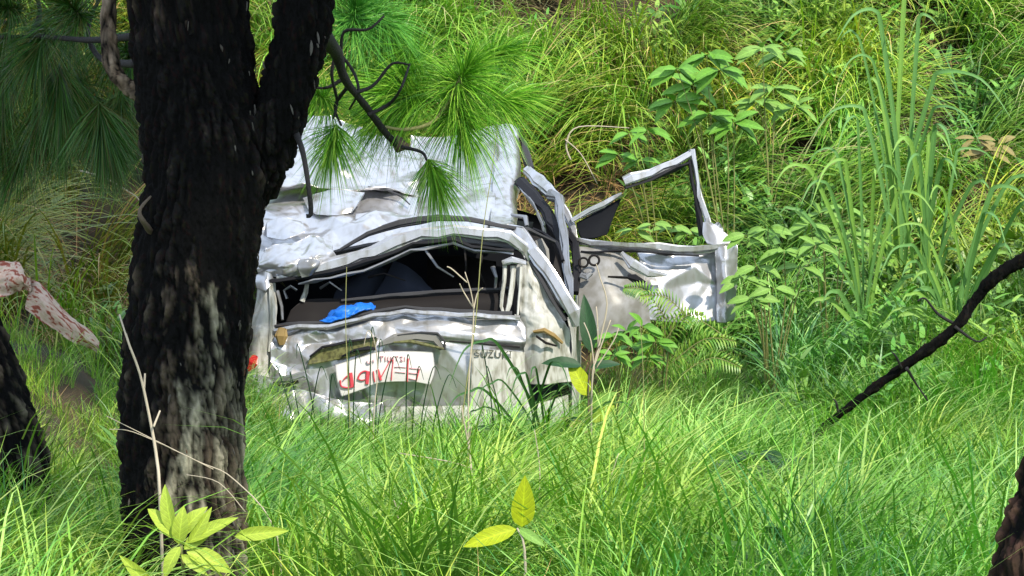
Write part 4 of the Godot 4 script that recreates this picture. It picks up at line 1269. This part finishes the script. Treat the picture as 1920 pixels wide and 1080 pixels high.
func build_plants() -> void:
	# yellow-green seedling in front of the trunk
	var d := 6.3
	var b := on_ground(335, d)
	var t := thing("seedling", b, "yellow green seedling with pointed leaves at the foot of the big trunk", "plant")
	var top := at(338, 1005, d) - b
	stalk(t, "stem", [Vector3(0, -0.02, 0), top * 0.5 + Vector3(0.01, 0, 0), top], [0.006, 0.0045, 0.003], M.twig_green)
	var lm := [leaf_mesh(0.125, 0.038, 0.5, 0.35, 0.05), leaf_mesh(0.125, 0.032, 0.2, 0.5, 0.04), leaf_mesh(0.125, 0.05, 0.7, 0.3, 0.06)]
	for L in [[300, 915, 325, 1000, 0, 1.0], [372, 945, 335, 1010, 2, 0.9], [395, 955, 355, 1020, 1, 0.9], [438, 968, 350, 1018, 1, 1.05], [535, 994, 440, 1006, 1, 1.1], [285, 945, 330, 1010, 2, 0.9], [408, 975, 345, 1030, 0, 0.85], [440, 1060, 350, 1035, 2, 0.95], [300, 1075, 338, 1025, 2, 0.8], [230, 1045, 290, 1110, 1, 1.0], [385, 1075, 340, 1040, 0, 0.8], [340, 960, 335, 1020, 2, 0.9]]:
		var p0 := at(L[2], L[3], d) - b
		var p1 := at(L[0], L[1], d - R(0.0, 0.05)) - b
		var len := (p1 - p0).length()
		put_leaf(t, lm[L[4]], M.leaf_lime, p0, p1 - p0, Vector3(R(-0.3, 0.3), 0.55, 0.8), len / 0.12, R(-0.3, 0.3))
	# two-leaf sprout low in the middle
	d = 6.2
	b = on_ground(975, d)
	t = thing("sprout", b, "sprout with two bright yellow green leaves low in the middle", "plant")
	stalk(t, "stem", [Vector3(0, -0.02, 0), at(985, 1060, d) - b, at(970, 990, d) - b], [0.004, 0.003, 0.002], M.dry_stem)
	lm = [leaf_mesh(0.14, 0.062, 0.15, 0.25, 0.03, 0.85), leaf_mesh(0.14, 0.045, 0.45, 0.3, 0.03)]
	for L in [[985, 895, 978, 988, 0], [870, 1018, 968, 992, 1], [1020, 1018, 972, 992, 1]]:
		var p0 := at(L[2], L[3], d) - b
		var p1 := at(L[0], L[1], d - 0.03) - b
		put_leaf(t, lm[L[4]], M.leaf_yellow if L[0] != 1020 else M.leaf_pale, p0, p1 - p0, Vector3(0.1, 0.5, 0.85), (p1 - p0).length() / 0.138)
	# plant with one yellow leaf beside the right rear corner of the wreck
	d = 14.0
	b = on_ground(1110, d)
	t = thing("weed", b, "dark stemmed weed with one bright yellow leaf beside the wreck", "plant")
	stalk(t, "stem", [Vector3(0, -0.02, 0), at(1104, 800, d) - b, at(1106, 690, d) - b, at(1130, 640, d) - b], [0.006, 0.005, 0.004, 0.002], M.twig)
	lm = [leaf_mesh(0.15, 0.062, 0.3, 0.25, 0.05, 0.9), leaf_mesh(0.15, 0.05, 0.6, 0.3, 0.05)]
	for L in [[1068, 672, 1102, 742, 0, "leaf_yellow"], [1022, 668, 1090, 686, 1, "leaf_dark"], [1160, 672, 1106, 690, 1, "leaf_dark"], [1150, 735, 1110, 760, 1, "leaf_pale"], [1150, 760, 1108, 790, 0, "leaf_lime"], [1140, 800, 1106, 815, 1, "leaf"], [1060, 780, 1104, 810, 1, "leaf_dry"]]:
		var p0 := at(L[2], L[3], d) - b
		var p1 := at(L[0], L[1], d - R(0.0, 0.08)) - b
		put_leaf(t, lm[L[4]], M[L[5]], p0, p1 - p0, Vector3(0.1, 0.5, 0.9), (p1 - p0).length() / 0.145, R(-0.4, 0.4) if L[5] != "leaf_yellow" else 0.0)
	# round dark leaf by the door
	d = 15.2
	b = on_ground(1105, d)
	t = thing("dark_leaf_weed", b, "dark green upright leaf standing in front of the beige door", "plant")
	put_leaf(t, leaf_mesh(0.30, 0.085, 0.25, 0.3, 0.03, 0.9), M.leaf_dark, at(1108, 660, d) - b, at(1096, 560, d) - at(1108, 660, d), Vector3(0, 0.2, 1), 1.0)
	stalk(t, "stem", [Vector3(0, -0.02, 0), at(1108, 662, d) - b], [0.004, 0.003], M.twig_green)
	# compound-leaved shrub on the bank
	shrub(1365, 250, 18.6, "broad leaved shrub with drooping light green leaflets behind the open door", [[1325, 105], [1300, 160], [1265, 190], [1330, 215], [1375, 230], [1350, 130], [1270, 130]], 8, M.leaf, 0.18)
	shrub(1440, 150, 19.0, "small light green shrub with star shaped leaves right of the compound leaved shrub", [[1430, 90], [1470, 100], [1450, 165], [1490, 200], [1420, 190]], 7, M.leaf_pale, 0.17)
	shrub(1240, 300, 18.4, "low round leaved bush between the torn roof and the door frame", [[1180, 250], [1215, 245], [1160, 290], [1200, 300]], 5, M.leaf, 0.14)
	shrub(1450, 470, 16.6, "leafy creeper spreading right of the open door post", [[1400, 440], [1440, 430], [1470, 470], [1420, 500], [1390, 520], [1500, 500], [1450, 540], [1530, 460], [1410, 560]], 5, M.leaf_pale, 0.13)
	shrub(1240, 440, 17.2, "small pale green weeds growing through the empty door window", [[1190, 430], [1225, 420], [1260, 425], [1290, 430]], 4, M.leaf_pale, 0.11)
	shrub(1560, 420, 17.0, "pale leafy weeds below the wide bladed grass", [[1540, 400], [1580, 390], [1600, 440], [1550, 450], [1520, 420]], 5, M.leaf_pale, 0.13)
	shrub(1850, 285, 19.0, "yellowing withered weed near the right edge of the bank", [[1850, 285], [1870, 270], [1830, 260]], 4, M.leaf_dry, 0.14)
	shrub(1420, 870, 11.2, "dark blue green leafy plant at the lower end of the dead branch", [[1380, 870], [1420, 850], [1450, 880], [1400, 910], [1440, 920]], 5, M.leaf_dark, 0.14)
	shrub(1440, 1030, 8.8, "yellowish low plant at the bottom edge right of the sprout", [[1430, 1030], [1470, 1020], [1450, 1060]], 4, M.leaf_yellow, 0.09)
	shrub(1180, 860, 12.0, "low leafy weed in the grass below the dark stemmed weed", [[1150, 850], [1200, 840], [1230, 870], [1180, 890], [1130, 880]], 5, M.leaf, 0.12)
	shrub(1480, 215, 19.2, "single bright yellow leaf cluster in the middle of the bank shrubs", [[1420, 195], [1410, 185]], 3, M.leaf_yellow, 0.12)
	shrub(1150, 690, 15.3, "low green leafy weed covering the foot of the grey door panel", [[1150, 628], [1175, 622], [1205, 612], [1180, 650], [1230, 640], [1215, 670], [1150, 665]], 6, M.leaf, 0.10)
	# fern
	d = 15.0
	b = on_ground(1230, d)
	t = thing("fern", b, "fern with arching feathery fronds in front of the open door", "fern")
	for f in [[1170, 540, 1250, 600], [1200, 555, 1300, 610], [1230, 600, 1370, 640], [1320, 590, 1240, 650], [1380, 640, 1260, 680], [1390, 690, 1280, 700]]:
		frond(t, at(f[2], f[3], d) - b, at(f[0], f[1], d - R(0, 0.15)) - b)
	# wide-bladed cane grasses
	cane(1690, 300, 17.8, "tall clump of wide bladed cane grass on the bank at upper right", 9, [[1640, 20], [1700, -60], [1625, 105], [1765, 135], [1760, 200], [1640, 150], [1600, 60], [1725, 30], [1655, 250], [1610, 200]])
	cane(1740, 400, 17.0, "wide bladed grass clump below the tall cane grass", 12, [[1755, 235], [1745, 250], [1800, 280], [1770, 300], [1700, 260], [1835, 340], [1660, 310], [1720, 290], [1680, 350]])
	cane(1620, 470, 16.6, "bluish wide bladed grass clump right of the creeper", 12, [[1500, 310], [1560, 280], [1605, 220], [1640, 320], [1690, 360], [1540, 340], [1580, 300], [1660, 400], [1480, 390]])
	cane(1800, 480, 15.8, "arching pale wide bladed grass clump at the right edge", 12, [[1910, 330], [1870, 350], [1850, 400], [1900, 420], [1760, 350], [1720, 420], [1700, 460], [1880, 460], [1930, 380]])
	b = on_ground(640, 13.4)
	t = thing("sedge", b, "thin dark sedge blades standing before the notice on the tailgate", "grass plant")
	for q in [[520, 690, 560], [545, 700, 570], [600, 690, 575], [622, 705, 610], [655, 640, 650], [668, 660, 660], [697, 618, 690], [712, 640, 700], [735, 672, 700], [764, 668, 760], [784, 690, 770], [812, 690, 780], [840, 705, 800], [560, 650, 600], [905, 650, 930], [915, 690, 950]]:
		var st := new_st()
		var root: Vector3 = on_ground(q[2], 13.4 + R(-0.2, 0.2)) - b
		var tip: Vector3 = at(q[0], q[1], 13.3) - b
		tube(st, spline([root, root.lerp(tip, 0.55) + Vector3((root.x - tip.x) * 0.25, 0.03, 0), tip, tip + Vector3((tip.x - root.x) * 0.25 + 0.015, -0.05, 0.02)], 6), [0.0035, 0.003, 0.0025, 0.001], 5, Color.WHITE)
		part("blade", done(st), M.leaf_dark, t)
	cane(1010, 770, 13.6, "dark narrow bladed grass clump in front of the right rear corner of the wreck", 10, [[880, 735], [920, 720], [905, 640], [1000, 690], [960, 690], [1040, 680], [980, 700], [1060, 720], [890, 770]], M.leaf_sedge, 0.5)

func shrub(px: float, py: float, d: float, label: String, tips: Array, per: int, mat: Material, lf: float) -> void:
	var b := on_ground(px, d)
	var t := thing("shrub", b, label, "plant")
	var mesh := [leaf_mesh(lf, lf * 0.32, 0.5, 0.3, 0.04), leaf_mesh(lf, lf * 0.38, 0.8, 0.25, 0.06)]
	for q in tips:
		var e := at(q[0], q[1], d - 0.25 - R(0, 0.25)) - b
		stalk(t, "stem", [Vector3(R(-0.03, 0.03), -0.02, R(-0.03, 0.03)), e * 0.55 + Vector3(R(-0.04, 0.04), 0.06, 0), e], [0.006, 0.004, 0.002], M.twig_green, 5)
		for k in per:
			var a := -0.6 + (PI + 1.2) * (k + R(0.1, 0.9)) / per
			var dir := Vector3(cos(a), sin(a) * 0.5 - 0.3, R(0.0, 0.7))
			put_leaf(t, mesh[k % 2], mat, e + dir * 0.015, dir, Vector3(R(-0.4, 0.4), 1.0, 0.7), R(0.75, 1.15), R(-0.3, 0.3))

var pinna: Mesh
func frond(t: Node3D, a: Vector3, e: Vector3) -> void:
	# one arching frond: a midrib with a row of narrow leaflets on each side
	var st := new_st()
	var m := (a + e) * 0.5 + Vector3(0, 0.07, 0.03)
	var pts := spline([a, m, e], 10)
	for i in range(2, pts.size() - 1):
		var f := float(i) / pts.size()
		var tan: Vector3 = (pts[i + 1] - pts[i - 1]).normalized()
		var s := tan.cross(Vector3(0, 0.7, 0.7)).normalized()
		for k in [-1.0, 1.0]:
			var ln := 0.065 * sin(PI * clampf(f * 0.85 + 0.15, 0, 1)) + 0.012
			var dir: Vector3 = (s * k + tan * 0.45 + Vector3(0, -0.15, 0)).normalized()
			var w := tan * 0.005
			var c := Color(0.10, 0.26, 0.03).lerp(Color(0.28, 0.40, 0.06), rng.randf())
			st.set_color(c)
			var p: Vector3 = pts[i]
			var mid := p + dir * ln * 0.5 + Vector3(0, 0.006, 0)
			quad(st, p - w, mid - w * 0.8, mid + w * 0.8, p + w)
			for q in [mid - w * 0.8, p + dir * ln + Vector3(0, -0.01, 0), mid + w * 0.8]:
				st.add_vertex(q)
	part("frond", done(st), M.grass, t)
	stalk(t, "midrib", [a, m, e], [0.003, 0.002, 0.001], M.twig_green, 5)

func cane(px: float, py: float, d: float, label: String, extra: int, tips: Array, mat: Material = null, wide := 1.0) -> void:
	var b := on_ground(px, d)
	var t := thing("cane_grass", b, label, "grass plant")
	for q in tips:
		var e := at(q[0], q[1], d - 0.1 - R(0, 0.35)) - b
		var root := Vector3(R(-0.06, 0.06), 0, R(-0.06, 0.06))
		cane_blade(t, root, e, mat, wide)
	for k in extra:
		var a := R(0, TAU)
		var e := Vector3(cos(a) * R(0.15, 0.4), R(0.25, 0.6), absf(sin(a)) * R(0.1, 0.4))
		cane_blade(t, Vector3(R(-0.06, 0.06), 0, R(-0.06, 0.06)), e, mat, wide)

func cane_blade(t: Node3D, a: Vector3, e: Vector3, mat: Material, wide := 1.0) -> void:
	var st := new_st()
	var l := (e - a).length()
	var side_dir := Vector3(e.x - a.x, 0, e.z - a.z)
	var m1 := a.lerp(e, 0.35) + Vector3(0, 0.12 * l, 0) - side_dir * 0.16
	var m2 := a.lerp(e, 0.75) + Vector3(0, 0.16 * l, 0)
	var hk := R(0.15, 1.2)
	var hang := side_dir.normalized() if side_dir.length() > 0.12 else Vector3(R(-1, 1), 0, R(0, 1)).normalized()
	var pts := spline([a, m1, m2, e, e + hang * l * 0.14 * hk + Vector3(0, -0.02 * l * hk, 0), e + hang * l * 0.25 * hk + Vector3(0, -0.15 * l * hk, 0)], 5)
	var n := pts.size()
	var w := R(0.016, 0.030) * wide
	for i in n:
		var f := float(i) / (n - 1)
		var tan: Vector3 = (pts[mini(i + 1, n - 1)] - pts[maxi(i - 1, 0)]).normalized()
		var s := tan.cross(Vector3(R(-0.02, 0.02) + 0.1, 0.35, 0.9)).normalized()
		var nn := s.cross(tan)
		var ww := w * 0.5 * (0.5 + 0.5 * smoothstep(0.0, 0.35, f)) * (1.0 - pow(f, 3.0)) + 0.0004
		for k in 3:
			st.set_color(Color(1.3, 1.3, 1.3) if k == 1 else Color(1, 1, 1))
			st.set_uv(Vector2(k * 0.5, f))
			st.add_vertex(pts[i] + s * ww * (k - 1) + nn * (ww * 0.35 if k != 1 else 0.0))
	for i in n - 1:
		for k in 2:
			var v := i * 3 + k
			for q in [v, v + 3, v + 1, v + 1, v + 3, v + 4]:
				st.add_index(q)
	part("blade", done(st), mat if mat else (M.leaf_blue if rng.randf() < 0.65 else M.leaf_pale), t)

# ---------------------------------------------------------------- dry stems
func build_stems() -> void:
	var list := [
		["dry_twig", "pale dead twig with short side shoots in front of the big trunk", 7.0, [[[300, 940], [294, 860], [280, 780], [262, 700], [240, 640], [224, 590]], [[270, 730], [272, 700]], [[288, 800], [300, 770]], [[245, 655], [236, 625]]], 0.0042],
		["dry_twig", "thin pale grass stalk leaning across the foot of the big trunk", 7.1, [[[520, 1010], [440, 900], [360, 860], [200, 780]], [[400, 880], [340, 850], [250, 810], [205, 805]], [[460, 960], [410, 905], [350, 890]]], 0.0018],
		["tall_stem", "tall thin grass stalk crossing the torn roof of the wreck", 12.6, [[[866, 820], [872, 740], [892, 600], [905, 440], [925, 300], [940, 172]]], 0.0030],
		["dry_flower_stalk", "pinkish dry stalk with forked heads before the rear window", 12.4, [[[878, 800], [880, 700], [888, 580], [872, 510]], [[888, 580], [895, 550], [905, 540]], [[886, 575], [868, 545], [862, 532]], [[876, 530], [848, 505], [838, 500]]], 0.0045],
		["tall_stem", "thin green stalk standing before the left rear window", 12.8, [[[656, 800], [652, 700], [648, 600], [650, 500]]], 0.0028],
		["tall_stem", "thin stalk with drooping loop tip before the tailgate", 12.8, [[[700, 800], [708, 700], [702, 640], [690, 620], [682, 650]]], 0.0026],
		["dry_twig", "forked white stalk in the grass below the right half of the tailgate", 10.2, [[[895, 1070], [888, 960], [882, 860], [868, 780], [866, 760]], [[885, 900], [880, 830], [884, 800]], [[960, 955], [920, 900], [860, 870], [750, 850]]], 0.0042],
		["dry_twig", "pale dry stalk bending at the bottom left of the middle", 8.6, [[[770, 1080], [752, 990], [738, 935]], [[760, 1030], [745, 960], [760, 940]]], 0.0045],
		["dry_grass_head", "feathery pale dry grass head at the lower right", 8.2, [[[1580, 1085], [1605, 1020], [1640, 965], [1700, 935]], [[1590, 1070], [1620, 1000], [1665, 950]], [[1600, 1040], [1630, 990], [1640, 970]]], 0.0040],
		["dry_twig", "pale curved stalk in front of the beige door", 14.2, [[[1110, 720], [1125, 640], [1138, 570], [1125, 520], [1118, 495]], [[1122, 660], [1120, 600], [1118, 575]]], 0.0055],
		["dry_twig", "reddish brown forked stalks above the yellow leaf of the weed", 13.6, [[[1110, 720], [1120, 670], [1145, 600]], [[1115, 700], [1108, 640], [1095, 605]], [[1118, 690], [1150, 640], [1160, 615]]], 0.0050],
		["tall_stem", "long straight yellow green stalk right of the middle", 10.0, [[[1210, 1000], [1208, 850], [1206, 700], [1200, 600]]], 0.0022],
		["tall_stem", "leaning pale stalk in the grass below the fern", 9.4, [[[1095, 1040], [1130, 940], [1160, 850]]], 0.0024],
		["dry_twig", "short pale stalk with round seed heads left of the leaning stalk", 9.6, [[[1010, 960], [1012, 880], [1002, 805]]], 0.0030],
		["dry_twig", "broken straw stalk bent over above the torn roof", 18.2, [[[1070, 300], [1062, 270], [1085, 238], [1180, 240]], [[1060, 262], [1090, 290], [1120, 345]]], 0.0060],
		["dry_twig", "bare curved twig sticking out of the left bank towards the trunk", 12.0, [[[150, 320], [200, 335], [255, 368]], [[255, 368], [265, 380]]], 0.0040],
	]
	for s in list:
		var d: float = s[2]
		var q0 = s[3][0][0]
		var b := on_ground(q0[0], d)
		if d > 17.0 or s[2] == 12.0: b = at(q0[0], q0[1], d)
		var t := thing(s[0], b, s[1], "stalk")
		var first := true
		for line in s[3]:
			var pp := []
			if first and b.y < at(q0[0], q0[1], d).y - 0.02:
				pp.append(Vector3(0, -0.02, 0))
			for q in line:
				pp.append(at(q[0], q[1], d + R(-0.02, 0.02)) - b)
			var green_one: bool = "green" in s[1] or "tall thin" in s[1]
			stalk(t, "stem" if first else "side_shoot", pp, [s[4], s[4] * 0.8, s[4] * 0.45] if first else [s[4] * 0.7, s[4] * 0.5], M.twig_green if green_one else M.dry_stem, 6)
			first = false
